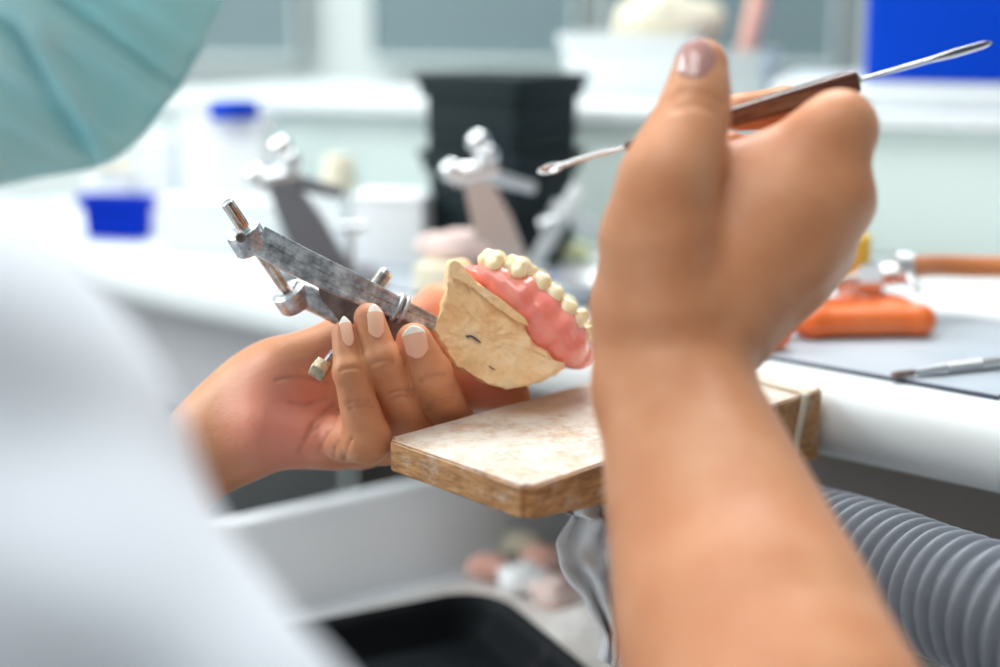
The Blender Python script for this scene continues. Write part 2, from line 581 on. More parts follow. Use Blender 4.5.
# fingers: separate with tiny blend
hand_l = {
    'index': [pc(395, 425, .625, 24), pc(445, 391, .618, 22), pc(484, 389, .622, 20), pc(514, 395, .622, 17)],
    'middle': [pc(385, 440, .612, 25), pc(450, 424, .607, 24.5), pc(430, 374, .575, 21.5), pc(414, 341, .568, 18.5)],
    'ring': [pc(360, 445, .602, 25), pc(409, 432, .592, 23), pc(381, 360, .563, 19), pc(369, 318, .565, 15.5)],
    'pinky': [pc(322, 436, .596, 26), pc(368, 440, .568, 23), pc(350, 372, .560, 16.5), pc(344, 333, .565, 12.5)],
}
for nm, ch in hand_l.items():
    sub = Field(lo, hi, .00085)
    sub.chain(ch, .0015)
    # joint swelling
    for (c, r) in ch[1:3]:
        sub.cone(c + VIEW * .0006, c + VIEW * .0006 + Vector((.0004, 0, 0)), r * 1.01, r * 1.01, .002)
    kk = .0008
    LH.d = Field.smin(LH.d, sub.d, kk)
del sub


def creases(Fd, lst, k=.0012):
    for (a, b, r) in lst:
        Fd.cone(a, b, r, r, k, None, 1.0, True)


def on(px, py, d, off=0.0):
    return P(px, py, d)


def surf_d(Fd, px, py, d0=.45, d1=.68):
    """first surface hit of a field along the pixel ray"""
    ds = np.arange(d0, d1, .0004)
    for d in ds:
        p = P(px, py, float(d))
        i = [int(round((p[q] - Fd.lo[q]) / Fd.h)) for q in range(3)]
        if any(i[q] < 0 or i[q] >= Fd.n[q] for q in range(3)): continue
        if Fd.d[i[0], i[1], i[2]] < 0: return float(d)
    return None


def crease_px(Fd, pts, r=.0007, depth=0.0, k=.0011, d0=.45, d1=.68):
    q = []
    for (px, py) in catmull(pts, 3 * len(pts)):
        s = surf_d(Fd, px, py, d0, d1)
        if s is None: continue
        q.append(P(px, py, s - .0002 + depth))
    return [(a, b, r) for a, b in zip(q, q[1:])]

cr = []
# palm creases fanning from the heel (as seen under the pinky), thenar crease
for pts in ([(318, 452), (324, 440), (334, 424), (338, 410)], [(333, 458), (336, 446), (342, 434)],
            [(344, 460), (347, 448), (352, 438)], [(305, 440), (312, 425), (324, 412), (334, 404)],
            [(276, 380), (290, 377), (308, 378), (328, 383)], [(290, 402), (306, 404), (326, 398)], [(298, 452), (306, 438), (318, 426)]):
    cr += crease_px(LH, pts, .00045)
# DIP / PIP wrinkles on the three visible fingers
for (cx, cy, w, tilt) in ((350, 369, 11, -3), (358, 402, 13, -2), (361, 407, 12, -2), (381, 362, 12, -4),
                          (399, 392, 13, -5), (401, 398, 12, -5), (432, 377, 13, -6), (440, 400, 13, -6), (439, 405, 12, -6)):
    pts = [(cx - w, cy - tilt * .6 + 1), (cx - w / 2, cy - tilt * .2 - .6), (cx, cy - 1), (cx + w / 2, cy + tilt * .3 - .6), (cx + w, cy + tilt * .6 + 1)]
    cr += crease_px(LH, pts, .00035)
creases(LH, cr, .0010)
lh_cr = list(cr)
lh_nails = []


def nail_frame(Fd, pxc, pyc, d0=.45, d1=.68):
    d = surf_d(Fd, pxc, pyc, d0, d1)
    c = P(pxc, pyc, d)
    e = .002
    g = []
    i = [int(round((c[q] - Fd.lo[q]) / Fd.h)) for q in range(3)]
    k = 3
    for q in range(3):
        a = list(i); b = list(i); a[q] += k; b[q] -= k
        g.append(float(Fd.d[tuple(a)] - Fd.d[tuple(b)]))
    n = Vector(g).normalized()
    return c, n


def make_nail(name, c, n, tdir, w, l, rad, mats, parent, tip=.22, lift=.0002, curl=.0012, pointed=1.0):
    t = (tdir - n * tdir.dot(n)).normalized()
    s = t.cross(n)
    bm = bmesh.new()
    NU, NV = 16, 22
    grid = []
    for j in range(NV + 1):
        v = j / NV
        # outline: rounded cuticle and rounded free edge
        if v < .22: wf = math.sqrt(max(0, 1 - ((.22 - v) / .22) ** 2)) * .35 + .65
        elif v > .72: wf = 1 - (1 - math.sqrt(max(0, 1 - ((v - .72) / .28) ** 2))) * .55 * pointed
        else: wf = 1.0
        row = []
        for i in range(NU + 1):
            u = -1 + 2 * i / NU
            lo_ = -.5 + v
            # cuticle and tip curves
            y = lo_ * l
            if v < .3: y += (abs(u) ** 2.2) * l * .16 * (1 - v / .3)
            if v > .7: y -= (abs(u) ** 2.2) * l * .14 * pointed * ((v - .7) / .3)
            ang = u * wf * math.asin(min(.98, w / 2 / rad))
            z = rad * (math.cos(ang) - 1) + lift - curl * (2 * lo_) ** 2 * (1.0 if lo_ > 0 else .6)
            row.append(bm.verts.new(c + t * y + s * (rad * math.sin(ang)) + n * z))
        grid.append(row)
    for j in range(NV):
        for i in range(NU):
            f = bm.faces.new((grid[j][i], grid[j][i + 1], grid[j + 1][i + 1], grid[j + 1][i]))
            if (j + .5) / NV > 1 - tip + .06 * (1 - (abs((i + .5) / NU * 2 - 1)) ** 2): f.material_index = 1
    o = from_bm(name, bm, mats, parent, True)
    sm = o.modifiers.new('s', 'SOLIDIFY'); sm.thickness = .0006; sm.offset = 0
    return o

# little grooves beneath the nails make the cuticle fold readable
nails_spec = []
for (px, py, tx, ty, w, l, rad) in ((347, 331, 344, 312, 11.5, 34, 9.5), (376, 321, 375, 298, 16, 36, 12.5), (415.5, 342, 411, 322, 23, 33, 16)):
    c, n = nail_frame(LH, px, py)
    d = (c - CAM).dot(FW)
    nails_spec.append((c + n * .0004, n, P(tx, ty, d + .001) - c, R(w, d), R(l, d), R(rad, d)))

LHv, LHf = LH.mesh('lh', 1)

# ---------------- right hand and forearm (back of the hand to the camera)
lo, hi = bounds([P(560, 20, .43), P(920, 20, .58), P(930, 350, .40), P(560, 400, .58), P(600, 1250, .30), P(1050, 1250, .30), P(700, 1000, .36), P(930, 350, .58)], .006)
RH = Field(lo, hi, .00135)
nr = tuple((VIEW * .95 + Vector((-.1, 0, .3))).normalized())
pc0, P0 = pc, P
SHF = .025
def pc(px, py, d, r): return (P0(px, py, d + SHF), R(r, d + SHF))
def P(px, py, d): return P0(px, py, d + SHF)
# forearm
fa_ = catmull([(770, 1430, .300, 180), (806, 860, .350, 158), (757, 662, .386, 137), (736, 592, .403, 122), (708, 500, .424, 101), (687, 430, .441, 84), (671, 385, .452, 75)], 26)
RH.chain([pc(*q) for q in fa_], .002, nr, .84)
# carpus and metacarpals
RH.cone(P(671, 385, .452), P(676, 310, .456), R(76, .452), R(83, .456), .008, nr, .68)
RH.cone(P(676, 310, .456), P(697, 265, .458), R(82, .452), R(80, .455), .008, nr, .62)
RH.chain([pc(712, 290, .457, 66), pc(775, 208, .456, 51), pc(835, 131, .458, 29)], .006, nr, .75)
RH.chain([pc(720, 300, .461, 66), pc(790, 240, .460, 50), pc(828, 205, .466, 40)], .006, nr, .75)
RH.chain([pc(722, 325, .467, 56), pc(784, 275, .470, 44), pc(815, 248, .478, 37)], .006, nr, .75)
RH.chain([pc(712, 340, .475, 50), pc(758, 305, .482, 38), pc(790, 280, .490, 32)], .006)
RH.cone(P(700, 245, .458), P(770, 245, .462), R(58, .455), R(56, .46), .008, nr, .55)
# thumb: metacarpal, proximal phalanx, distal phalanx
RH.chain([pc(664, 300, .454, 68), pc(658, 240, .449, 56), pc(668, 180, .446, 48)], .006)
RH.chain([pc(668, 182, .446, 48), pc(680, 152, .448, 43), pc(692, 118, .451, 37)], .004)
RH.chain([pc(692, 118, .451, 37), pc(698, 92, .453, 31), pc(701, 66, .455, 27.5)], .003)
RH.cone(P(652, 196, .440), P(668, 172, .440), R(26, .44), R(26, .44), .010)
# web between thumb and index
RH.cone(P(690, 205, .462), P(740, 198, .464), R(46, .46), R(44, .46), .010, nr, .5)
RH.cone(P(735, 190, .460), P(838, 134, .460), R(48, .46), R(33, .46), .010, nr, .6)
Fgr = {
    'index': [pc(835, 127, .462, 27), pc(838, 120, .494, 25), pc(785, 108, .505, 21), pc(738, 112, .492, 19)],
    'middle': [pc(824, 200, .470, 36), pc(832, 186, .510, 27), pc(775, 165, .517, 22), pc(728, 150, .505, 19)],
    'ring': [pc(813, 244, .480, 34), pc(828, 232, .520, 26), pc(770, 212, .528, 21), pc(722, 195, .515, 18)],
    'pinky': [pc(792, 272, .494, 30), pc(800, 272, .528, 23), pc(750, 255, .532, 19), pc(716, 240, .518, 16)],
}
for nm, ch in Fgr.items():
    sub = Field(lo, hi, .00135)
    sub.chain(ch, .003)
    sub.cone(ch[0][0], ch[1][0], ch[0][1], ch[1][1], .003)
    RH.d = Field.smin(RH.d, sub.d, .0035)
del sub
# knuckle row edge
RH.cone(P(843, 128, .462), P(845, 205, .468), R(19, .46), R(19, .46), .008)
# knuckle bumps
for (px, py, d, r) in ((842, 120, .456, 22), (840, 196, .458, 30), (818, 246, .470, 30)):
    RH.cone(P(px, py, d), P(px - 12, py + 8, d), R(r, d), R(r, d), .012)
# thumb IP wrinkles
cr = []
for pts in ([(672, 97), (682, 92), (697, 91), (712, 95), (722, 101)], [(668, 103), (680, 98), (697, 97), (713, 102), (723, 108)],
            [(672, 110), (690, 105), (708, 108), (722, 114)], [(700, 104), (712, 110), (722, 119)]):
    cr += crease_px(RH, pts, .0006, 0, .0015, .38, .55)
creases(RH, cr, .0014)
c, n = nail_frame(RH, 698, 59, .40, .55)
n = (VIEW + Vector((-.16, 0, .52))).normalized()
d = (c - CAM).dot(FW) - SHF
c = P(697, 58, d)
thumb_nail = (c + n * .0006, n, P(699, 30, d + .003) - c, R(41, d), R(50, d), R(26, d))
RHv, RHf = RH.mesh('rh', 1)
pc, P = pc0, P0

# ---------------- head, neck, torso, upper arms (under the clothing)
HEAD = P(-70, -60, .452)                        # skull centre, above the frame's corner
FDIR = (P(200, -62, .452) - P(-70, -90, .452)).normalized()      # where the face looks: down to the work
HUP = (Vector((-.25, -.12, 1)) - FDIR * Vector((-.25, -.12, 1)).dot(FDIR)).normalized()
HSD = FDIR.cross(HUP)
lo = np.array([-.62, -.22, CAMZ - .62]); hi = np.array([.20, .68, CAMZ + .20])
TB = Field(lo, hi, .006)


def hp(f, s, u): return HEAD + FDIR * f + HSD * s + HUP * u
TB.cone(hp(-.015, 0, .03), hp(-.03, 0, .025), .074, .074, .02)
TB.cone(hp(.01, 0, .01), hp(.02, 0, -.028), .050, .028, .02)
TB.cone(hp(.026, 0, -.032), hp(.03, 0, -.036), .019, .018, .012)
TB.cone(hp(.066, 0, .02), hp(.080, 0, -.010), .007, .010, .008)
for s_ in (-1, 1):
    TB.cone(hp(.0, s_ * .078, .0), hp(-.008, s_ * .08, -.03), .012, .009, .006)
    TB.cone(hp(.045, s_ * .028, .044), hp(.044, s_ * .034, .044), .012, .011, .006)
NECK = Vector((-.275, .42, CAMZ - .11))
TB.cone(hp(-.02, 0, -.03), NECK, .05, .056, .03)
SH_R = P(-165, 480, .285)
SH_L = Vector((-.45, .51, CAMZ - .17))
ELB = P(760, 1450, .325)
ELB_L = Vector((-.42, .48, CAMZ - .39))
TB.cone(NECK, Vector((-.31, .35, CAMZ - .20)), .055, .075, .04)
TB.cone(SH_R, SH_L, .045, .045, .04)
TB.cone(Vector((-.31, .34, CAMZ - .22)), Vector((-.42, .20, CAMZ - .54)), .10, .12, .05)
TB.cone(SH_R, ELB, .040, .034, .02)
TB.cone(SH_L, ELB_L, .046, .040, .02)
TB.cone(ELB_L, P(60, 585, .60), .040, R(52, .6), .01)
TBv, TBf = TB.mesh('torso', 2)
me = np_mesh('body', [(LHv, LHf), (RHv, RHf), (TBv, TBf)])
# flushed skin: palm heel and finger pads of the left hand
V = np.concatenate([LHv, RHv, TBv])
fl = np.zeros(len(V), np.float32)
for (px, py, d, r, a) in ((285, 420, .585, 62, 1.0), (345, 445, .588, 34, .6), (330, 365, .59, 30, .35), (430, 312, .62, 32, .5),
                          (375, 310, .56, 16, .35), (410, 340, .56, 20, .3), (485, 385, .61, 34, .7), (345, 330, .56, 15, .3)):
    c = np.array(P(px, py, d)); q = np.linalg.norm(V - c, axis=1) / R(r, d)
    fl = np.maximum(fl, a * np.clip(1.25 - q, 0, 1) ** .8)
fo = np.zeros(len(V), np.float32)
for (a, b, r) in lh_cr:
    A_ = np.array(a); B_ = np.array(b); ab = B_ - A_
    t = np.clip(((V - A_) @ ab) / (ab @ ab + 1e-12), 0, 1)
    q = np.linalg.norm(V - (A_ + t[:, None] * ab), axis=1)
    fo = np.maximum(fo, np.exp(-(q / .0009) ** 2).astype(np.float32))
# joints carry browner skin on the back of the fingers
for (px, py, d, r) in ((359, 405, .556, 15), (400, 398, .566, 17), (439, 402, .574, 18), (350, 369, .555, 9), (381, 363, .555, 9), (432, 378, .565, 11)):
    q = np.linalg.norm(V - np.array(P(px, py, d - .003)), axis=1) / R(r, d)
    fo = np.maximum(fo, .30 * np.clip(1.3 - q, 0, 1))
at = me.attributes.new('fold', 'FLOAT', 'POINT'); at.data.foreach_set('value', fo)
at = me.attributes.new('flush', 'FLOAT', 'POINT'); at.data.foreach_set('value', fl)
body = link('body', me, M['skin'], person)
for (c, n, t, w, l, r) in nails_spec:
    o = make_nail('fingernail', c, n, t, w, l, r, [M['nail'], M['nail_tip']], body, .27)
o = make_nail('thumbnail', *thumb_nail, [M['polish'], M['nail_tip']], body, .0, .0004, .0012, 1.0)
tag(o, 'glossy mauve varnished thumbnail')

# hair (above and behind the frame)
HR = Field(lo, hi, .006)
HR.cone(hp(-.03, 0, .045), hp(-.045, 0, .03), .088, .088, .02)
HR.cone(hp(-.10, 0, .03), hp(-.125, 0, .0), .045, .04, .02)
HR.cone(hp(.10, 0, -.02), hp(.13, 0, -.06), .085, .085, .01, sub=True)
link('hair', np_mesh('hair', [HR.mesh('h', 2)]), M['hair'], person)

# ---------------- coat
CT = Field(lo, hi, .0045)
# chest, back and yoke
CT.chain([(NECK + Vector((-.005, -.01, -.02)), .062), (Vector((-.31, .35, CAMZ - .20)), .100)], .04)
CT.chain([(SH_L, .066), (Vector((-.32, .38, CAMZ - .17)), .085), (P(-330, 470, .30), .075), (SH_R, .055)], .04)
CT.cone(Vector((-.31, .34, CAMZ - .24)), Vector((-.42, .18, CAMZ - .55)), .135, .16, .06)
# standing collar
CT.cone(P(-330, 300, .40), P(-105, 345, .372), .055, .0485, .01)
# loose near sleeve: outer fold and a nearer, fuller fold
CT.chain([(P(-330, 400, .31), .060), (P(-122, 428, .30), .054), (P(-50, 560, .295), .055), (P(62, 785, .29), .055), (P(205, 980, .29), .055), (P(640, 1250, .297), .052)], .008)
CT.chain([(P(-330, 440, .255), .055), (P(-190, 435, .255), .050), (P(-50, 675, .252), .050), (P(85, 850, .255), .050), (P(270, 1030, .27), .052), (P(640, 1270, .292), .05)], .008)
# far sleeve
CT.chain([(SH_L, .062), (ELB_L, .056), (P(-100, 690, .585), .046), (P(40, 600, .598), .040)], .02)
# neck opening
CT.cone(NECK + Vector((.02, .0, .07)), NECK + Vector((.01, 0, .01)), .060, .052, .006, sub=True)
# folds
X, Y, Z = CT._grid((slice(None),) * 3)
w = (np.sin(X * 70 + Y * 48 + Z * 95 + 2 * np.sin(Z * 22)) * .0018 + np.sin(X * 33 - Y * 60 + Z * 41) * .0022).astype(np.float32)
CT.d += w
# front placket and pocket groove
CTm = CT.mesh('coat', 2)
coat = link('coat', np_mesh('coat', [CTm]), M['coat'], person)
# collar: folded band round the neck
ring = []
for i in range(25):
    a = math.radians(-150 + 300 * i / 24)
    ring.append(NECK + Vector((.01, .01, .012)) + Vector((math.cos(a) * .066 * .8 + math.sin(a) * .02, math.sin(a) * .066, -.018 * math.cos(a))))
tube('collar', ring, [1] * 25, M['coat'], coat, section=[(-.016, -.002), (.014, -.006), (.016, -.002), (-.012, .003)], up=(0, 0, 1))

# ---------------- face mask
sag = catmull([(262, -150, .452), (243, -70, .452), (221, 0, .452), (193, 60, .452), (168, 99, .452), (142, 132, .452), (120, 152, .452), (93, 165.5, .450), (40, 175, .440), (-10, 186, .428)], 70)
ear = catmull([(x, y, .374) for x, y in ((-60, -290), (-95, -230), (-130, -170), (-150, -120), (-160, -70), (-165, -30), (-168, 10), (-168, 50), (-165, 110), (-150, 200))], 70)
bm = bmesh.new()
NU = 46
cols = []
for side in (1, -1):
    rows = []
    for j in range(70):
        S = Vector(sag[j]); E = Vector(ear[j]); s_ = j / 69
        row = []
        for i in range(NU + 1):
            u = i / NU
            px = S.x * (1 - u) + E.x * u; py = S.y * (1 - u) + E.y * u
            bul = math.sin(math.pi * min(1, u * .5 + .0) ** .8)
            dep = .056 * (1 - (1 - u) ** 2.6)
            base = S.z - dep * 1.0 - (S.z - E.z - .056) * u * 1.0
            # pleats: soft saw ridges along the face, deepest mid-cheek, and pinched folds to the chin corner
            ph = s_ * 6.2 + .22 * math.sin(3 * u)
            saw = (ph % 1.0); saw = saw if saw < .8 else (1 - saw) * 4
            pl = (saw - .4) * .0060 * math.sin(math.pi * min(1, .12 + u)) ** .7
            wob = mnoise.noise(Vector((s_ * 5, u * 4, 2 + side))) * .0035 * min(1, u * 4)
            fold = 0
            # crease running from the chin corner up to the cheek
            fx = px - (93 + (28 - 93) * (165 - py) / 110.0)
            if 20 < py < 170: fold -= .0085 * math.exp(-(fx / 9.0) ** 2) * min(1, (170 - py) / 30)
            if 20 < py < 175: fold += .0050 * math.exp(-((fx - 20) / 12.0) ** 2)
            gx = py - (2 + (px - 62) * .72)
            if 40 < px < 190: fold -= .0065 * math.exp(-(gx / 8.0) ** 2) * min(1, (190 - px) / 40)
            dd = base - pl - wob - fold
            if side < 0: dd = S.z + (S.z - dd) + .012 * min(1, u * 6)
            sc = dd / S.z if side < 0 else 1
            row.append(bm.verts.new(P(px, py, dd)))
        rows.append(row)
    cols.append(rows)
for rows in cols:
    for j in range(69):
        for i in range(NU):
            bm.faces.new((rows[j][i], rows[j][i + 1], rows[j + 1][i + 1], rows[j + 1][i]))
bmesh.ops.remove_doubles(bm, verts=bm.verts[:], dist=.00005)
mask = from_bm('face_mask', bm, M['mask'], person)
s_ = mask.modifiers.new('s', 'SOLIDIFY'); s_.thickness = .0009; s_.offset = 0
tube('seam', [P(x + .6, y + .6, z) for x, y, z in catmull([(243, -70, .452), (221, 0, .452), (193, 60, .452), (168, 99, .452), (142, 132, .452), (120, 152, .452), (93, 165.5, .450), (40, 175, .440), (-10, 186, .428)], 60)], [.0007] * 60, M['mask'], mask, 8)
for (a, b) in (((-168, 90, .398), hp(-.005, 0.085, .03)), ((-120, -190, .397), hp(-.002, .083, .04))):
    tube('ear_loop', [Vector(x) for x in catmull([tuple(P(*a)), tuple((P(*a) + b) / 2 + VIEW * .008), tuple(b)], 12)], [.0014] * 12, M['elastic'], mask, 8)
# ================================================================== HELD TOOLS, MODEL, PIN
def poly_block(name, poly, layers, m, parent=None, n=110, noise_amp=.0, seed=0, chip=None):
    """poly in (px,py); layers: list of (depth, scale_about_centre, dx, dy); closed loft with filled, wrinkled caps"""
    pts = [Vector((x, y)) for x, y in poly]
    per = [(pts[(i + 1) % len(pts)] - pts[i]).length for i in range(len(pts))]
    tot = sum(per)
    out = []
    for k in range(n):
        s = k * tot / n; i = 0
        while s > per[i]: s -= per[i]; i += 1
        out.append(pts[i].lerp(pts[(i + 1) % len(pts)], s / per[i]))
    # soften corners slightly
    for _ in range(1):
        out = [(out[i - 1] + out[i] * 2 + out[(i + 1) % n]) / 4 for i in range(n)]
    c = sum(out, Vector((0, 0))) / n
    bm = bmesh.new()
    rings = []
    caps = [.25, .5, .7, .85, .95]

    def ring(d, s, dx, dy):
        r = []
        for p in out:
            q = c + (p - c) * s
            v = P(q.x + dx, q.y + dy, d)
            if noise_amp:
                v += Vector((mnoise.noise(v * 160 + Vector((seed, 0, 0))), mnoise.noise(v * 160 + Vector((0, seed + 5, 0))), mnoise.noise(v * 160 + Vector((0, 0, seed + 9))))) * noise_amp
                v += Vector((mnoise.noise(v * 520), mnoise.noise(v * 520 + Y3 * 7), mnoise.noise(v * 520 + Z3 * 3))) * noise_amp * .35
            r.append(bm.verts.new(v))
        return r
    d0, s0, dx0, dy0 = layers[0]
    c0 = None
    for s in caps: rings.append(ring(d0, s0 * s, dx0, dy0))
    for l in layers: rings.append(ring(*l))
    d1, s1, dx1, dy1 = layers[-1]
    for s in reversed(caps): rings.append(ring(d1, s1 * s, dx1, dy1))
    for a, b in zip(rings, rings[1:]):
        for i in range(n):
            j = (i + 1) % n
            bm.faces.new((a[i], a[j], b[j], b[i]))
    bm.faces.new(rings[0][::-1]); bm.faces.new(rings[-1])
    return from_bm(name, bm, m, parent, True, .9)


# ---- plaster cast in the left hand
cast_poly = [(446, 270), (447, 264), (451, 259), (457, 261), (462, 268), (464, 277), (472, 283), (482, 288), (491, 296), (502, 305),
             (512, 313), (522, 317), (526, 322), (528, 332), (536, 341), (545, 349), (553, 356), (561, 359), (566, 362),
             (563, 369), (553, 377), (538, 383), (517, 388), (508, 388), (490, 384), (470, 375), (456, 367), (447, 352),
             (439, 338), (432, 331), (437, 320), (441, 305), (445, 290)]
cast = poly_block('plaster_cast', cast_poly, [(.5795, .93, -1.5, 1.5), (.581, .965, -1, 1), (.584, 1.0, 0, 0), (.590, 1.0, 0, 0), (.605, .99, 3, -2), (.625, .97, 6, -4), (.640, .95, 8, -6), (.643, .88, 8, -6)],
                  M['plaster'], None, 170, .0016, 3)
tag(cast, 'beige plaster jaw cast held in the left hand, resting against the wooden bench pin', 'dental cast')
# dark pencil nicks
for pts, mm, rr0 in (([(466, 336.5), (471, 336), (476, 339), (481, 343)], 'mat_edge', .00045), ([(489, 366), (493, 369), (496, 370)], 'rust_plate', .0003)):
    tube('scratch', [P(x, y, .5789) for x, y in pts], [rr0] * (len(pts) - 1) + [.0002], M[mm], cast, 6)
# loose edge flake along the wax
poly_block('chipped_rim', [(447, 272), (448, 264), (453, 259), (459, 262), (464, 272), (474, 281), (492, 292), (512, 309), (526, 317), (529, 326), (520, 323), (506, 314), (490, 302), (476, 291), (466, 284), (460, 279), (452, 277)],
           [(.5775, .97, 0, 0), (.5785, 1, 0, 0), (.583, 1, 0, 0)], M['plaster'], cast, 90, .0007, 5)

# ---- wax denture
dent = empty('wax_denture', P(520, 320, .60))
tag(dent, 'pink wax denture with cream teeth set on the beige plaster cast', 'denture')
pathL = [(466, 272, .592), (484, 277, .590), (503, 286, .588), (522, 298, .587), (540, 313, .587), (556, 330, .588), (569, 344, .592), (576, 352, .600)]
pathO = [(490, 272, .592), (512, 280, .589), (530, 290, .588), (547, 303, .588), (561, 317, .589), (572, 331, .593), (577, 342, .602)]
lo, hi = bounds([P(440, 230, .57), P(610, 390, .68), P(440, 390, .57), P(610, 230, .68)], .0)
GM = Field(lo, hi, .0007)
GM.chain([(P(x, y, d), R(r, d)) for (x, y, d), r in zip(pathL, (7, 13, 17, 20, 20, 20, 17, 14))], .003)
GM.chain([(P(x, y, d), R(r, d)) for (x, y, d), r in zip([(474, 283, .594), (495, 297, .591), (520, 312, .589), (540, 330, .588), (556, 347, .590), (568, 358, .596)], (7, 12, 14, 15, 14, 9))], .004)
GM.chain([(P(x, y, d), R(10, d)) for (x, y, d) in pathO], .004)
# around the front and back along the far side
far = [(576, 352, .600), (580, 350, .612), (574, 338, .630), (556, 318, .645), (535, 300, .650), (512, 284, .652), (492, 274, .652)]
GM.chain([(P(x, y, d), R(r, d)) for (x, y, d), r in zip(far, (14, 17, 18, 18, 18, 16, 12))], .004)
GM.cone(P(520, 318, .615), P(555, 345, .615), R(18, .6), R(16, .6), .01)
Xg, Yg, Zg = GM._grid((slice(None),) * 3)
GM.d += ((np.sin(Xg * 900 + Yg * 300) * np.sin(Zg * 700 + Xg * 260)) * .00022 + np.sin(Xg * 310 - Zg * 450) * .0003).astype(np.float32)
link('gum', np_mesh('gum', [GM.mesh('g', 1)]), M['gum'], dent)


def tooth(px, py, d, ax, wpx, hpx, cusps, root=1.3):
    """crown at px,py; ax=(dx,dy) image direction of the biting edge; ax is made unit"""
    c = P(px, py, d)
    o = (P(px + ax[0], py + ax[1], d) - c).normalized()
    side = (P(px - ax[1], py + ax[0], d + .0004) - c).normalized()
    dep = o.cross(side)
    w = R(wpx, d); h = R(hpx, d)
    Fd = Field(np.array(c) - .009, np.array(c) + .009, .00042)
    Fd.cone(c - o * h * root, c + o * h * .1, w * .62, w * .70, .002, tuple(dep), .95)
    if cusps == 4:
        for a in (-.42, .42):
            for b in (-.42, .42):
                q = c + side * w * a + dep * w * b + o * h * .45
                Fd.cone(q - o * h * .6, q, w * .46, w * .34, .0009)
    elif cusps == 2:
        for b in (-.35, .35):
            q = c + dep * w * b + o * h * .5
            Fd.cone(q - o * h * .7, q, w * .56, w * .42, .0010)
    else:
        Fd.cone(c - o * h * .4, c + o * h * .75, w * .66, w * .52, .0012, tuple(dep), .62)
    return link('tooth', np_mesh('tooth', [Fd.mesh('t', 1)]), M['tooth'], dent)

tooth(496, 263, .590, (.45, -.9), 18, 10, 4)
tooth(520, 270, .588, (.5, -.87), 19, 11, 4)
tooth(539, 283, .587, (.6, -.8), 15, 12, 2)
tooth(551.5, 295, .587, (.65, -.76), 15, 12, 2)
tooth(564.5, 308, .588, (.8, -.6), 15, 13, 2)
tooth(575, 321, .590, (.85, -.5), 15, 13, 1)
tooth(582.5, 335, .596, (.92, -.4), 14, 13, 1)
tooth(584, 341, .606, (.95, -.3), 11, 12, 1)
for (x, y, d) in ((583, 334, .617), (577, 322, .628), (566, 308, .638), (553, 296, .645), (539, 283, .649), (521, 271, .652)):
    tooth(x, y - 3, d, (.7, -.7), 12, 11, 2 if x < 570 else 1)

# ---- articulator
art = empty('dental_articulator', P(300, 265, .57))
tag(art, 'worn grey metal articulator frame with pin and screws gripped in the left hand', 'articulator')
S = [(-1, -.55), (-.72, -.62), (-.6, -.42), (.55, -.42), (.72, -.62), (1, -.55), (1, .55), (-1, .55)]
S = [(a, b) for a, b in S]
# rounded, ridged bar
pa = catmull([(258, 240, .566), (300, 262, .569), (350, 286, .573), (400, 309, .578), (440, 326, .584)], 40)
hw = np.interp(np.linspace(0, 1, 40), [0, .12, .5, .8, 1], [15, 15.5, 14.5, 10, 7.5])
bm = bmesh.new()
sec = [(-1, .45), (-.92, .62), (-.7, .66), (-.55, .5), (.0, .44), (.1, .6), (.28, .6), (.4, .46), (.62, .48), (.78, .66), (.95, .62), (1, .4), (1, -.5), (.8, -.62), (-.8, -.62), (-1, -.5)]
path = [P(*p) for p in pa]
upv = (P(300, 240, .57) - P(300, 262, .57))
sweep_bm(bm, path, sec, [(R(h, .57), R(h, .57) * .8) for h in hw], tuple(upv))
main_arm = from_bm('upper_arm', bm, M['alu'], art, True, .5)
# ring collar
ax1 = (P(229, 207, .560) - P(259, 258, .572)).normalized()
cen = P(246, 236, .567)
bm = bmesh.new()
r_o = R(18.5, .567)
lathe_bm(bm, cen - ax1 * R(16, .567), ax1, [(0, r_o * .55), (0, r_o * .93), (R(2, .567), r_o), (R(20, .567), r_o), (R(23, .567), r_o * .95), (R(24, .567), r_o * .85), (R(21.5, .567), r_o * .62), (R(21, .567), r_o * .55)], 40)
from_bm('collar', bm, M['alu'], art, True, .5)
# set-screw dimple
lathe('set_screw', P(241, 238, .5585), (P(238, 237, .555) - P(241, 238, .5585)), [(0, R(5, .56)), (.001, R(5, .56)), (.0012, R(3, .56)), (.0004, R(2.4, .56))], M['rust_plate'], art, 20)
# hinge pin going through both arms
a, b = P(226.5, 202, .558), P(296, 305, .585)
rr = R(6.6, .565)
axp = (a - b).normalized(); Lp = (a - b).length
lathe('hinge_pin', b, axp, [(0, 0), (0, rr * .85), (.001, rr * .9), (Lp * .6, rr * .92), (Lp * .62, rr), (Lp - .0012, rr), (Lp - .0003, rr * .9), (Lp, rr * .75), (Lp + .0002, 0)], M['steel'], art, 28)
# lower arm with its own collar
lowp = catmull([(292, 290, .584), (320, 302, .586), (350, 318, .588), (395, 336, .590)], 24)
bm = bmesh.new()
sweep_bm(bm, [P(*p) for p in lowp], [(.8 * x, .9 * y) for x, y in circ(1, 18)], [(R(h, .585), R(h, .585) * .7) for h in np.linspace(18, 14, 24)], tuple(upv))
from_bm('lower_arm', bm, M['alu'], art, True, .6)
lathe('lower_collar', P(292, 297, .5845) - axp * R(12, .585), axp, [(0, R(10, .585)), (0, R(16, .585)), (R(3, .585), R(18, .585)), (R(20, .585), R(18, .585)), (R(23, .585), R(14, .585)), (R(22, .585), R(8, .585))], M['alu'], art, 32)
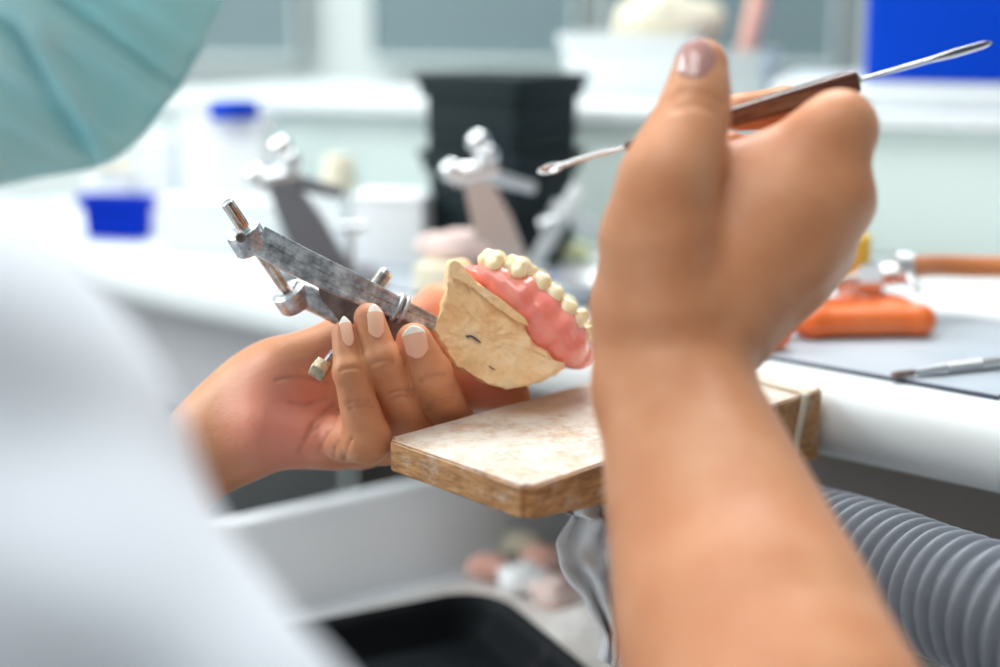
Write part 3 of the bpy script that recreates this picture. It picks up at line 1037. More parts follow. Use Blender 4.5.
# brown web plate between the arms
bm = bmesh.new()
pl = [(312, 268), (395, 308), (420, 325), (405, 345), (378, 342), (345, 328), (322, 300)]
f0 = [bm.verts.new(P(x, y, .5795)) for x, y in pl]; f1 = [bm.verts.new(P(x, y, .583)) for x, y in pl]
bm.faces.new(f0); bm.faces.new(f1[::-1])
for i in range(len(pl)):
    j = (i + 1) % len(pl); bm.faces.new((f0[i], f1[i], f1[j], f0[j]))
from_bm('web_plate', bm, M['rust_plate'], art, False)
# threaded bolt behind the arm
a, b = P(386.5, 271, .586), P(362, 306, .582)
axb = (a - b).normalized(); Lb = (a - b).length; rb = R(8, .585)
prof = [(0, 0), (0, rb * .9)]
k = 0
while k * .0007 < Lb - .002:
    prof += [(k * .0007, rb * .9), (k * .0007 + .00035, rb)]; k += 1
prof += [(Lb - .001, rb), (Lb, rb * .8), (Lb + .0001, 0)]
lathe('bolt', b, axb, prof, M['steel'], art, 24)
# wire clip round the arm
tc_ = P(402, 309, .578)
tdir = (P(440, 326, .584) - P(350, 286, .573)).normalized()
u1 = (Vector(upv) - tdir * Vector(upv).dot(tdir)).normalized(); w1 = tdir.cross(u1)
for off in (-.0022, .0005):
    tube('wire_clip', [tc_ + tdir * off + (u1 * math.cos(t) * .0056 + w1 * math.sin(t) * .0048) for t in np.linspace(0, 2 * math.pi, 25)[:-1]], [.0009] * 24, M['alu'], art, 10, closed=True, up=tuple(tdir))
lathe('clip_knob', P(401, 301, .577), u1, [(0, R(6, .577)), (.0018, R(6.5, .577)), (.003, R(4, .577)), (.0031, 0)], M['alu'], art, 20)
# brass square-headed screw below
a = P(329, 357, .573); b = P(320, 369, .566)
axs = (b - a).normalized()
lathe('screw_stem', a - axs * .004, axs, [(0, R(3, .57)), (.010, R(3, .57)), (.0101, 0)], M['alu'], art, 14)
bm = bmesh.new()
sx = axs.cross(VIEW).normalized()
box_bm(bm, b, axs, sx, axs.cross(sx), R(17, .57), R(17, .57), R(15, .57), .0009, 3)
from_bm('screw_head', bm, M['brass'], art, True, .6)

# ---- wax knife in the right hand
kn = empty('wax_knife', P(700, 125, .475))
tag(kn, 'brown handled wax knife with thin metal spoon tip held in the right hand', 'wax knife')
def kp(x, off=0.0):      # along the tool: px -> point
    t = (x - 540) / (990 - 540)
    d = .497 + .022 * t
    return P(x, 171.5 - (x - 540) * .2855 + off, d)
ax = (kp(857) - kp(624)).normalized()
Lh = (kp(857) - kp(624)).length
bm = bmesh.new()
n = 48
hpath, hs = [], []
for i in range(60):
    t = i / 59
    hpath.append(kp(624 + (855.5 - 624) * t))
    r = np.interp(t, [0, .015, .06, .2, .5, .9, .985, 1], [2.5, 5.5, 7.5, 9, 10.5, 13.2, 13.4, 11.5])
    hs.append(R(r, .505))
sect = []
for i in range(n):
    a = 2 * math.pi * i / n
    rr_ = 1 + .13 * math.cos(4 * a + math.pi)
    sect.append((rr_ * math.cos(a), rr_ * math.sin(a)))
sweep_bm(bm, hpath, sect, hs)
from_bm('handle', bm, M['handle'], kn, True, 1.0)
lathe('ferrule', kp(853), ax, [(0, R(8, .49)), (.0012, R(8.5, .49)), (.0024, R(6, .49)), (.0035, R(3, .49)), (.0036, 0)], M['steel'], kn, 24)
bm = bmesh.new()
xs = np.linspace(856, 992, 30)
sweep_bm(bm, [kp(x) for x in xs], circ(1, 14), [(R(a_, .515), R(b_, .515)) for a_, b_ in zip(np.interp(xs, [856, 930, 955, 985, 992], [2.3, 2.6, 4.2, 3.6, 1.2]), np.interp(xs, [856, 930, 955, 992], [2.3, 2.6, 1.6, .8]))], (0, 0, 1))
from_bm('blade', bm, M['chrome'], kn)
bm = bmesh.new()
xs = np.linspace(628, 556, 30)
sweep_bm(bm, [kp(x) for x in xs], circ(1, 12), [R(r, .47) for r in np.interp(xs, [556, 590, 628], [2.6, 2.4, 1.5])])
from_bm('shank', bm, M['chrome'], kn)
# spoon: hollow leaf
bm = bmesh.new()
leaf = []
axn = (kp(540) - kp(570)).normalized()
upn = (Vector((0, -.15, 1)) - axn * axn.dot(Vector((0, -.15, 1)))).normalized()
sdn = axn.cross(upn)
NR, NA = 10, 36
fnor = (VIEW * .8 + upn * .5); fnor = (fnor - axn * axn.dot(fnor)).normalized(); fsd = axn.cross(fnor)
c = kp(550)
prev = None
cv = bm.verts.new(c - fnor * .0012)
for r in range(1, NR + 1):
    ring_ = []
    for i in range(NA):
        a = 2 * math.pi * i / NA; q = r / NR
        lx = math.cos(a); w_ = R(5.6, .47) * math.sin(a) * (1 - .25 * lx)
        ring_.append(bm.verts.new(c + axn * (R(14, .47) * lx * q) + fsd * (w_ * q) + fnor * (-.0012 * (1 - q * q))))
    for i in range(NA):
        j = (i + 1) % NA
        if prev is None: bm.faces.new((cv, ring_[i], ring_[j]))
        else: bm.faces.new((prev[i], ring_[i], ring_[j], prev[j]))
    prev = ring_
sp = from_bm('spoon_tip', bm, M['chrome'], kn)
m_ = sp.modifiers.new('s', 'SOLIDIFY'); m_.thickness = .0007; m_.offset = 0
for i in range(9):
    x = 572 + i * 4.2
    lathe('wax_bead', kp(x, -2.4), (0, 0, 1), [(-.0007, 0), (-.0004, .0007), (.0002, .0008), (.0007, 0)], M['wplastic'], kn, 8)

# ---- bench pin
zt = BZ - .001
A = G(527, 488, zt); B = G(822, 388.5, zt); C_ = G(391, 437, zt)
dirL = (B - A); Lpin = dirL.length + .0035; dirL.normalize()
dirW = Z3.cross(dirL); Wpin = (C_ - A).length
bm = bmesh.new()
NL = 40
t0, t1 = .0128, .0340
def pinpt(l, w, z): return A + dirL * l + dirW * w + Z3 * z
sec_pts = []
quad = []
for (l, w) in ((0, 0), (Lpin, 0), (Lpin, Wpin), (0, Wpin)):
    th = t0 if l == 0 else t1
    quad.append((pinpt(l, w, -th), pinpt(l, w, 0)))
bo = [bm.verts.new(q[0]) for q in quad]; to = [bm.verts.new(q[1]) for q in quad]
bm.faces.new(to); bm.faces.new(bo[::-1])
ves = []
for i in range(4):
    j = (i + 1) % 4
    bm.faces.new((bo[i], bo[j], to[j], to[i]))
vert_e = [e for e in bm.edges if (e.verts[0] in bo) != (e.verts[1] in bo)]
bmesh.ops.bevel(bm, geom=vert_e, offset=.003, segments=5, affect='EDGES')
oth = [e for e in bm.edges if len(e.link_faces) == 2 and e.calc_face_angle(0) > .9]
bmesh.ops.bevel(bm, geom=oth, offset=.0008, segments=3, affect='EDGES')
pin = from_bm('bench_pin', bm, M['pin'], None, True, .6)
tag(pin, 'dusty wooden wedge bench pin jutting out from the white bench edge', 'bench pin')
# rubber band round the pin
def bandpt(l, side, e=.0012):
    th = t0 + (t1 - t0) * l / Lpin
    return {0: pinpt(l, -e, e), 1: pinpt(l, -e, -th - e), 2: pinpt(l, Wpin + e, -th - e), 3: pinpt(l, Wpin + e, e)}[side]
lt, lb = Lpin - .018, Lpin - .027
bp_ = [bandpt(lt, 0), bandpt(lb, 1), bandpt(lb + .004, 2), bandpt(lt + .004, 3)]
loop = []
for i in range(4):
    a_, b_ = bp_[i], bp_[(i + 1) % 4]
    for t in np.linspace(.04, .96, 12): loop.append(a_.lerp(b_, t))
band = tube('rubber_band', loop, [1] * len(loop), M['rubber'], None, closed=True, up=tuple(dirL), section=[(-.0017, -.0007), (.0017, -.0007), (.0017, .0007), (-.0017, .0007)])
tag(band, 'beige rubber band wrapped round the bench end of the wooden pin', 'rubber band')
# ================================================================== SETTING
Q0 = G(767, 359, BZ); Q1 = G(998, 400, BZ)
E = (Q1 - Q0); E.z = 0; E.normalize()
NN = Vector((-E.y, E.x, 0))
if NN.y > 0: NN = -NN                # NN points to the person


def Bp(t, n, z=0.0):
    """bench frame: t along the edge, n towards the person, z above bench top"""
    return Vector((Q0.x, Q0.y, BZ)) + E * t + NN * n + Z3 * z

# worktop with bullnose edge
prof = [(-.45, 0), (-.2, 0), (.004, 0)]
r = .0195
for i in range(13):
    a = math.pi / 2 - math.pi * i / 12
    prof.append((.0055 + r * math.cos(a), -r + r * math.sin(a)))
prof += [(-.012, -2 * r), (-.012, -2 * r + .008), (-.45, -2 * r + .008)]
bm = bmesh.new()
ra = [bm.verts.new(Bp(-.75, n, z)) for n, z in prof]
rb = [bm.verts.new(Bp(.75, n, z)) for n, z in prof]
for i in range(len(prof)):
    j = (i + 1) % len(prof)
    bm.faces.new((ra[i], ra[j], rb[j], rb[i]))
bm.faces.new(ra[::-1]); bm.faces.new(rb)
bench = from_bm('workbench', bm, None, None, True, .5)
bench.data.materials.append(M['white_lam'])
tag(bench, 'long white workbench with rounded front edge running across the room', 'workbench')
# dark panels set back under the top
bm = bmesh.new(); box_bm(bm, Bp(.21, -.10, -.086), E, NN, Z3, 1.06, .02, .10, .001)
from_bm('apron_panel', bm, M['under'], bench, True, .6)
bm = bmesh.new(); box_bm(bm, Bp(0, -.43, -.41), E, NN, Z3, 1.44, .02, .74, .001)
from_bm('back_panel', bm, M['under'], bench, True, .6)
for t in (-.735, .735):
    bm = bmesh.new(); box_bm(bm, Bp(t, -.22, -.41), E, NN, Z3, .025, .40, .74, .003)
    from_bm('side_panel', bm, M['white_lam'], bench, True, .6)
bm = bmesh.new(); box_bm(bm, Bp(-.54, -.035, -.082), E, NN, Z3, .36, .03, .084, .002)  # extra front added, paler and nearly flush so the left under-bench reads lit
box_bm(bm, Bp(-.54, -.035, -.49), E, NN, Z3, .36, .03, .54, .002)
front_lit = from_bm('lit_front', bm, M['lit_front'], None, True, .6)
tag(front_lit, 'light grey front added for the brighter light below the left part of the bench', 'lit_front')

# floor, walls
bm = bmesh.new(); box_bm(bm, (0, .8, -.02), X3, Y3, Z3, 7, 6, .04)
tag(from_bm('floor', bm, M['floor'], None, False), kind='structure')

# raised service riser at the back of the bench
RA = G(350, 230, BZ); RB = G(960, 262, BZ)
RE = (RB - RA).normalized(); RN = Vector((-RE.y, RE.x, 0))
if RN.y > 0: RN = -RN
RA.z = RB.z = BZ


def Rp(t, n, z=0.0):
    """riser frame; t metres from RB towards the right, n to the viewer, z above bench"""
    return RB + RE * t + RN * n + Z3 * z
RH_ = .088
riser = box('service_riser', Rp(-.08, -.11, RH_ / 2 + .0002), RE, RN, Z3, 1.06, .22, RH_, M['riser'], None, .004)
tag(riser, 'pale green boxed riser along the back of the white workbench', 'bench riser')
bm = bmesh.new(); box_bm(bm, Rp(-.08, -.105, RH_ + .005), RE, RN, Z3, 1.06, .24, .0092, .002)
from_bm('riser_top', bm, M['white_lam'], riser, True, .6)
WN = -.50
bm = bmesh.new(); box_bm(bm, Rp(-.7, WN - .06, .3 - BZ / 1.0 + .30), RE, RN, Z3, 4.6, .08, 2.0 + BZ - .2)
wallb = tag(from_bm('wall_back', bm, M['wall'], None, False), kind='structure')


def ray_wall(px, py, n):
    """pixel ray against the plane riser-frame n"""
    v = FW + RT * ((px - 500) / F) + UP * ((333.5 - py) / F)
    p0 = Rp(0, n)
    t = (p0 - CAM).dot(RN) / v.dot(RN)
    return CAM + v * t
# windows / tinted panes between pale posts: spans in the riser frame
spans = [(-60, 298), (372, 577), (607, 836), (866, 1120)]
for i, (x0, x1) in enumerate(spans):
    a = (ray_wall(x0, 40, WN) - RB).dot(RE); b = (ray_wall(x1, 40, WN) - RB).dot(RE)
    zb = RH_ + .012 - 0.0; zt_ = .75
    w = b - a; cx = (a + b) / 2
    bm = bmesh.new(); box_bm(bm, Rp(cx, WN - .004, (zb + zt_) / 2), RE, RN, Z3, w, .012, zt_ - zb)
    wp = tag(from_bm('window_%d' % (i + 1), bm, M['pane'], None, False), kind='structure')
    bm = bmesh.new()
    for cc, sx_, sz_ in ((cx, w, .02), ):
        box_bm(bm, Rp(cc, WN + .005, zb + .004), RE, RN, Z3, sx_, .012, .008, .002)
        box_bm(bm, Rp(cc, WN + .008, zt_), RE, RN, Z3, sx_, .02, .02, .002)
    for tt in (a, b):
        box_bm(bm, Rp(tt, WN + .003, (zb + zt_) / 2), RE, RN, Z3, .006, .006, zt_ - zb, .002)
    from_bm('window_frame', bm, M['frame'], wp, True, .6)

# cutting mat
mt0 = (Q1 - Q0).length
bm = bmesh.new(); box_bm(bm, Bp(mt0 - .24, -.075, .0010), E, NN, Z3, .48, .15, .0016, .0003, 1)
matO = from_bm('bench_mat', bm, [M['mat']], None, False)
tag(matO, 'flat grey work mat with dark edge lying on the white bench', 'mat')
tube('mat_edging', [Bp(mt0, -.15, .001), Bp(mt0, 0, .001), Bp(mt0 - .48, 0, .001), Bp(mt0 - .48, -.15, .001)], [.0011] * 4, M['mat_edge'], matO, 8)

# ================================================================== THINGS ON THE MAT
pk = empty('metal_carver', G(930, 374, BZ + .002))
tag(pk, 'thin silver carver with ribbed grip lying on the grey mat', 'dental tool')
za = BZ + .0018
a = G(891, 375.5, za + .0022); b = G(1090, 350, za + .0042)
d_ = (b - a).normalized(); Lk = (b - a).length
u = lambda px: (G(px, 375.5 - (px - 891) * .128, za + .003) - a).dot(d_)
r1 = .0029
prof = [(0, 0), (.0008, .0014), (.004, .0019), (.008, .0017), (u(915), .0016), (u(935), .0023), (u(946), r1)]
k = u(948)
while k < u(980):
    prof += [(k, r1 * .68), (k + .0008, r1 * .68), (k + .0012, r1), (k + .0022, r1)]; k += .0028
prof += [(u(984), r1), (u(1000), r1 * 1.02), (Lk, r1), (Lk + .001, 0)]
lathe('shaft', a + d_ * u(918), d_, [(0, .0017)] + [(h - u(918), r_) for h, r_ in prof if h > u(918)] , M['satin'], pk, 20, .5)
lathe('blade_tip', a, d_, [(h, r_) for h, r_ in prof if h <= u(920)] + [(u(919), 0)], M['rust_plate'], pk, 16)

# burner with orange foot
br = empty('gas_burner', G(850, 335, BZ))
tag(br, 'gas burner with rounded orange enamel foot and metal valve on the bench', 'burner')
zm = BZ + .0022
base_l = [G(815, 335, zm), G(912, 335, zm)]
Fd = Field(np.array(G(850, 335, zm)) - np.array([.12, .10, .005]), np.array(G(850, 335, zm)) + np.array([.09, .12, .05]), .0011)
rb_ = .0078
mid = G(860, 322, zm) + Z3 * rb_
e1 = G(918, 335, zm) + Z3 * rb_; e0 = G(812, 337, zm) + Z3 * rb_
Fd.cone(e0, e1, rb_ * 1.0, rb_ * 1.0, .004)
Fd.cone(e1, e1 + Vector((-.01, .035, 0)), rb_, rb_, .004)
Fd.cone(e0, e0 + Vector((.01, .035, 0)), rb_, rb_, .004)
Fd.cone(e0 + Vector((.012, .02, 0)), e1 + Vector((-.012, .02, 0)), rb_ * 1.6, rb_ * 1.6, .008, (0, 0, 1), .62)
q = G(776, 349, zm) + Z3 * rb_ * .9
Fd.cone(q, q + Vector((-.03, .018, 0)), rb_ * .9, rb_ * .9, .004)
Fd.cone(q + Vector((-.03, .018, 0)), e0, rb_ * .6, rb_ * .6, .004)
link('foot', np_mesh('foot', [Fd.mesh('f', 1)]), M['orange'], br)
st = G(848, 322, zm) + Z3 * .012
st = P(850, 312, (st - CAM).dot(FW))
dB = (st - CAM).dot(FW)
lathe('pedestal', P(848, 318, dB), Z3, [(-.004, .010), (.006, .009), (.009, .006), (.016, .006), (.017, 0)], M['salmon'], br, 24)
tube('valve_body', [P(835, 281, dB), P(905, 272, dB - .01)], [.0072, .0055], M['steel'], br, 20)
lathe('collar_nut', P(868, 279, dB - .005), (1, -.1, .05), [(-.006, .006), (-.006, .0098), (.006, .0098), (.006, .006)], M['satin'], br, 6)
lathe('drain_screw', P(876, 305, dB), Z3, [(-.003, .003), (.003, .003), (.004, .005), (.008, .005), (.009, .002), (.017, .002), (.0171, 0)], M['satin'], br, 16)
tube('valve_lever', [P(905, 256, dB - .008), P(907, 272, dB - .015), P(919, 292, dB - .02)], [.0035, .0028, .0022], M['satin'], br, 12)
lathe('hose_clamp', P(902, 268, dB - .01), (1, 0, 0), [(-.004, .006), (-.004, .0088), (.004, .0088), (.004, .006)], M['satin'], br, 24)
lathe('burner_tube', P(830, 285, dB), Z3, [(0, .007), (.012, .008), (.018, .0078), (.05, .0078), (.05, .0065), (.02, .0065)], M['satin'], br, 28)
lathe('flame_guard', P(846, 262, dB), Z3, [(-.006, .009), (.0, .0125), (.014, .0125), (.016, .010), (.016, .004)], M['yellow'], br, 28)
hz = BZ + .012
hp_ = catmull([tuple(P(904, 268, dB - .01)), tuple(P(935, 266, dB + .012)), tuple(P(970, 267, dB + .02)), tuple(P(1010, 268, dB + .02)), tuple(P(1080, 275, dB + .02)), tuple(P(1180, 300, dB + .01)), tuple(G(1260, 320, BZ + .006))], 40)
ho = tube('gas_hose', [Vector(p) for p in hp_], [.0060] * 40, M['orange_hose'], None, 16)
tag(ho, 'orange rubber gas hose leading off to the right from the burner', 'hose')

# ================================================================== BELOW THE BENCH
# corrugated suction hose
hpts = [(640, 515, .76), (700, 522, .70), (770, 534, .65), (828, 549, .615), (880, 567, .585), (930, 588, .56), (1000, 614, .53), (1080, 650, .505), (1180, 700, .48)]
hc = catmull([tuple(P(*q)) for q in hpts], 400)
seg = np.linalg.norm(np.diff(hc, axis=0), axis=1); cum = np.concatenate([[0], np.cumsum(seg)])
tot = cum[-1]; pitch = .0070
ns = int(tot / pitch * 10)
pts, rad = [], []
for i in range(ns):
    s = tot * i / (ns - 1)
    pts.append(Vector([np.interp(s, cum, hc[:, q]) for q in range(3)]))
    ph = (s / pitch) % 1
    rad.append(.0230 + .0038 * (max(0, math.sin(math.pi * ph)) ** 1.1) * 1.0)
hose = tube('suction_hose', pts, rad, M['hose'], None, 48, angle=3)
tag(hose, 'grey corrugated suction hose hanging below the white bench edge', 'hose')

# drawer
ZR, ZF = CAMZ - .300, CAMZ - .366
D0 = G(217, 526, ZR); D1 = G(410, 484, ZR)
dv = (D1 - D0); dv.z = 0; dv.normalize()
dn = Vector((dv.y, -dv.x, 0))        # to the right / nearer side: inside of the drawer
dr = empty('drawer', Vector((D0.x, D0.y, ZF)))
tag(dr, 'open white drawer below the bench with plaster scraps in it', 'drawer')
s0, s1 = -.13, .40; wd = .42
mid_ = lambda s, n, z: Vector((D0.x, D0.y, 0)) + dv * s + dn * n + Z3 * z
bm = bmesh.new(); box_bm(bm, mid_((s0 + s1) / 2, -.004, (ZR + ZF - .01) / 2), dv, dn, Z3, s1 - s0, .014, ZR - ZF + .01, .003)
from_bm('side_wall', bm, M['drawer'], dr, True, .6)
bm = bmesh.new(); box_bm(bm, mid_((s0 + s1) / 2, wd, (ZR + ZF - .01) / 2), dv, dn, Z3, s1 - s0, .014, ZR - ZF + .01, .003)
from_bm('side_wall', bm, M['drawer'], dr, True, .6)
bm = bmesh.new(); box_bm(bm, mid_((s0 + s1) / 2, wd / 2, ZF - .005), dv, dn, Z3, s1 - s0, wd, .01, .001)
from_bm('drawer_bottom', bm, M['drawer'], dr, True, .6)
bm = bmesh.new(); box_bm(bm, mid_(s1, wd / 2, (ZR + ZF - .01) / 2), dv, dn, Z3, .012, wd, ZR - ZF + .01, .003)
from_bm('drawer_back', bm, M['drawer'], dr, True, .6)
bm = bmesh.new(); box_bm(bm, mid_(s0, wd / 2, (ZR + ZF - .01) / 2 - .005), dv, dn, Z3, .012, wd, ZR - ZF, .003)
from_bm('drawer_front', bm, M['drawer'], dr, True, .6)

# powder heap in the drawer (uncountable)
bm = bmesh.new()
gn = 60
gr = []
for i in range(gn + 1):
    row = []
    for j in range(gn + 1):
        s = .02 + .36 * i / gn; n_ = .02 + .36 * j / gn
        h = .004 + .010 * max(0, mnoise.fractal(Vector((s * 14, n_ * 14, 1)), 1, 2, 4) + .25)
        ed = min(i, gn - i, j, gn - j) / 6
        row.append(bm.verts.new(mid_(s, n_, ZF + h * min(1, ed) + .0005)))
    gr.append(row)
for i in range(gn):
    for j in range(gn): bm.faces.new((gr[i][j], gr[i + 1][j], gr[i + 1][j + 1], gr[i][j + 1]))
pw = from_bm('plaster_powder', bm, M['debris'])
tag(pw, 'spilled plaster dust and grit covering the drawer bottom', 'plaster dust', kind='stuff')


def lump(name, c, r, m, seed, sq=(1, 1, .7), parent=None, amp=.35):
    bm = bmesh.new()
    bmesh.ops.create_icosphere(bm, subdivisions=4, radius=1)
    for v in bm.verts:
        n_ = mnoise.fractal(v.co * 1.3 + Vector((seed * 3.1, 0, 0)), 1, 2, 3) * amp
        cr_ = round(v.co.normalized().x * 2.5 + seed) * .03
        v.co = v.co * (1 + n_ + cr_)
        v.co = Vector((v.co.x * sq[0] * r, v.co.y * sq[1] * r, v.co.z * sq[2] * r)) + Vector(c)
    return from_bm(name, bm, m, parent)
for k, (px, py, r, mm, lb) in enumerate(((544, 565, .012, 'salmon', 'pink wax scrap lying in the drawer beside the white lump'),
                                         (523, 585, .013, 'plaster', 'white plaster lump in the drawer left of the dark scrap'),
                                         (569, 570, .011, 'rust_plate', 'dark reddish scrap in the drawer under the bench pin'),
                                         (520, 548, .010, 'cream', 'small cream scrap furthest back among the drawer waste'),
                                         (553, 598, .011, 'pinkcast', 'pale pink plaster bit in the drawer next to the black bin'),
                                         (486, 572, .009, 'salmon', 'flat salmon coloured scrap leftmost in the drawer waste'))):
    g_ = G(px, py, ZF + .012)
    o = lump('plaster_scrap', g_ + Z3 * .004, r, M[mm if k != 1 else 'paper'], k, (1.2, .9, .7))
    tag(o, lb, 'scrap', 'scraps in the drawer')

# black bin standing in the drawer
ZB = CAMZ - .325
c0 = G(487, 588, ZB); c1 = G(300, 626, ZB); c2 = G(603, 640, ZB)
ux = (c1 - c0).normalized(); uy = Z3.cross(ux)
if uy.dot(c2 - c0) < 0: uy = -uy
W1, W2, rc = .185, .19, .028
def rrect(ins, z):
    pts = []
    for (cx, cy, a0) in ((rc, rc, 180), (W1 - rc, rc, 270), (W1 - rc, W2 - rc, 0), (rc, W2 - rc, 90)):
        for i in range(9):
            a = math.radians(a0 + 90 * i / 8)
            pts.append(c0 - Z3 * c0.z + ux * (cx + (rc - ins) * math.cos(a)) + uy * (cy + (rc - ins) * math.sin(a)) + Z3 * z)
    return pts
bm = bmesh.new()
prof = [(.012, ZF + .016), (.004, ZB - .006), (-.002, ZB - .004), (-.003, ZB), (.0, ZB + .0015), (.003, ZB), (.005, ZB - .006), (.013, ZF + .020)]
rs = [[bm.verts.new(v) for v in rrect(i_, z_)] for i_, z_ in prof]
for a, b in zip(rs, rs[1:]):
    for i in range(len(a)):
        j = (i + 1) % len(a); bm.faces.new((a[i], a[j], b[j], b[i]))
bm.faces.new(rs[0][::-1]); bm.faces.new(rs[-1])
bn = from_bm('black_tray', bm, M['bin'], None, True, .8)
tag(bn, 'shiny black plastic tray with rounded corner at the bottom of the picture', 'tray')

# crumpled white bag hanging under the pin
bm = bmesh.new()
gr = []
for i in range(41):
    row = []
    for j in range(31):
        t, w = i / 40, j / 30
        px = 640 - 80 * w * (1.0 if t < .12 else .62 + .35 * math.sin(t * 5.2)) - 18 * t
        py = 505 + 165 * t - 10 * w
        d = .585 + .01 * t + .010 * mnoise.noise(Vector((t * 5, w * 5, 3))) + .006 * math.sin(w * 16 + t * 5)
        row.append(bm.verts.new(P(px + 4 * mnoise.noise(Vector((t * 9, w * 3, 8))), py, d)))
    gr.append(row)
for i in range(40):
    for j in range(30): bm.faces.new((gr[i][j], gr[i + 1][j], gr[i + 1][j + 1], gr[i][j + 1]))
bag = from_bm('dust_bag', bm, M['paper'])
tag(bag, 'crumpled white cloth bag hanging below the wooden bench pin', 'bag')
m_ = bag.modifiers.new('s', 'SOLIDIFY'); m_.thickness = .0006

# ================================================================== BACKGROUND ON THE BENCH
def stand(px, py, dz=0.0):
    return G(px, py, BZ) + Z3 * dz

def wpx(px, d): return px * d / F
def dep(p): return (p - CAM).dot(FW)


def crate(name, base, w, dpt, h, mt, label, cat, axis=None, taper=.06, wall=.003, lid=None, group=None, rim=True, ribs=0):
    """open-topped tapered tub built as a shell with rim"""
    ax_ = Vector(axis) if axis is not None else RE
    ax_ = ax_.normalized(); ay_ = Z3.cross(ax_)
    bm = bmesh.new()
    def rr_(z, g, rc_=.006):
        s = 1 - taper * (1 - z / h)
        pts = []
        W_, D_ = w * s / 2 + g, dpt * s / 2 + g
        for sx_, sy_, a0 in ((-1, -1, 180), (1, -1, 270), (1, 1, 0), (-1, 1, 90)):
            for i in range(5):
                a = math.radians(a0 + 90 * i / 4)
                pts.append(base + ax_ * (sx_ * (W_ - rc_) + rc_ * math.cos(a)) + ay_ * (sy_ * (D_ - rc_) + rc_ * math.sin(a)) + Z3 * z)
        return pts
    lv = [(0, 0), (h * .04, 0.0005)]
    for k in range(ribs):
        z = h * (.25 + .55 * k / max(1, ribs)); lv += [(z, 0), (z + .001, .0015), (z + h * .06, .0015), (z + h * .06 + .001, 0)]
    if rim: lv += [(h - .009, 0), (h - .008, .003), (h, .003)]
    else: lv += [(h, 0)]
    lv += [(h, -wall), (wall, -wall)]
    rs = [[bm.verts.new(v) for v in rr_(z, g)] for z, g in lv]
    for a, b in zip(rs, rs[1:]):
        for i in range(len(a)):
            j = (i + 1) % len(a); bm.faces.new((a[i], a[j], b[j], b[i]))
    bm.faces.new(rs[0][::-1]); bm.faces.new(rs[-1])
    o = from_bm(name, bm, M[mt] if isinstance(mt, str) else mt, None, True, .6)
    tag(o, label, cat, group)
    if lid:
        bm = bmesh.new(); box_bm(bm, base + Z3 * (h + .003), ax_, ay_, Z3, w + .008, dpt + .008, .006, .0015)
        from_bm('lid', bm, M[lid], o, True, .6)
    return o

# stacked black containers (two boxes)
b0 = stand(502, 262); dB0 = dep(b0)
b0 = b0 + Z3 * .0005
wB = wpx(132, dB0)
crate('black_container', b0, .076, .066, .069, 'black', 'black plastic container, lower of the stacked pair on the bench', 'container', (1, -.78, 0), .03, .003, 'black', 'stacked black containers', ribs=2)
crate('black_container', b0 + Z3 * .0755, .078, .068, .042, 'black', 'black plastic container, upper of the stacked pair on the bench', 'container', (1, -.78, 0), .03, .003, 'black', 'stacked black containers', ribs=1)

# blue bin, cartons and boxes on the left
def carton(px0, px1, py0, py1, back=.05, mt='paper', label='', cat='box', name='carton', z=0.0, rot=(1, -.25, 0), pyb=None, parent=None, flap=False, dd=None):
    """box whose front face spans the given pixels, standing on the bench (+z)"""
    c = G((px0 + px1) / 2, py1, BZ + z); d = dep(c)
    w = wpx(px1 - px0, d) * .96; h = wpx(py1 - py0, d) * 1.0
    ax_ = Vector(rot).normalized(); ay_ = Z3.cross(ax_)
    o = box(name, c + ay_ * (back / 2) + Z3 * (h / 2 + .0006), ax_, ay_, Z3, w, back, h, M[mt], None, .0015)
    if label: tag(o, label, cat)
    if flap:
        box('lid', c + ay_ * (back / 2) + Z3 * (h + .002), ax_, ay_, Z3, w * 1.04, back * 1.04, .006, M[mt], o, .0015)
    return o, h, c + ay_ * (back / 2), w

_b = stand(116, 240)
crate('blue_bin', _b + Vector((0, .010, 0)) + Z3 * .0005, wpx(70, dep(_b)), .022, wpx(42, dep(_b)), 'blue2', 'deep blue open plastic bin on the left end of the bench', 'bin', (1, -.2, 0), .12)
o, h, c, w = carton(152, 285, 207, 254, .022, 'wplastic', 'low white plastic box with lid in front of the tall white cartons', 'box', 'white_box', flap=True)
o, h, c, w = carton(178, 272, 126, 237, .022, 'paper', 'tall white carton with blue cap on top behind the low white box', 'box', 'carton', flap=True)
cap_ = lathe('blue_disc', c + Z3 * (h + .0055) + Vector((.008, -.01, 0)), Z3, [(0, .0), (0, .018), (.010, .018), (.012, .016), (.012, 0)], M['blue'], None, 28)
tag(cap_, 'round blue disc resting on the tall white carton', 'disc')
carton(140, 175, 145, 229, .018, 'paper', 'white carton on the left of the tall blue capped carton', 'box', 'carton', flap=True)
o, h, c, w = carton(84, 137, 180, 228, .014, 'wplastic', 'narrow white case standing behind the deep blue bin', 'case', 'storage_case', flap=True)
t_ = tube('wooden_stick', [c + Vector((-.01, -.005, h + .009)), c + Vector((.018, .0, h + .009))], [.004, .004], M['cream'], None, 12)
tag(t_, 'short beige stick lying on the narrow white case behind the blue bin', 'stick')
o, h, c, w = carton(287, 345, 200, 256, .028, 'wplastic', 'white box beneath the beige jar behind the leaning articulator', 'box', 'white_box', flap=True)
j_ = lathe('beige_jar', c + Z3 * (h + .0056) + Vector((.012, 0, 0)), Z3, [(0, 0), (0, .010), (.001, .011), (.017, .011), (.019, .009), (.023, .009), (.024, 0)], M['cream'], None, 24)
tag(j_, 'small beige jar standing on the white box', 'jar')
o, h, c, w = carton(350, 426, 203, 268, .035, 'paper', 'white carton beside the stacked black containers', 'box', 'carton', flap=True)
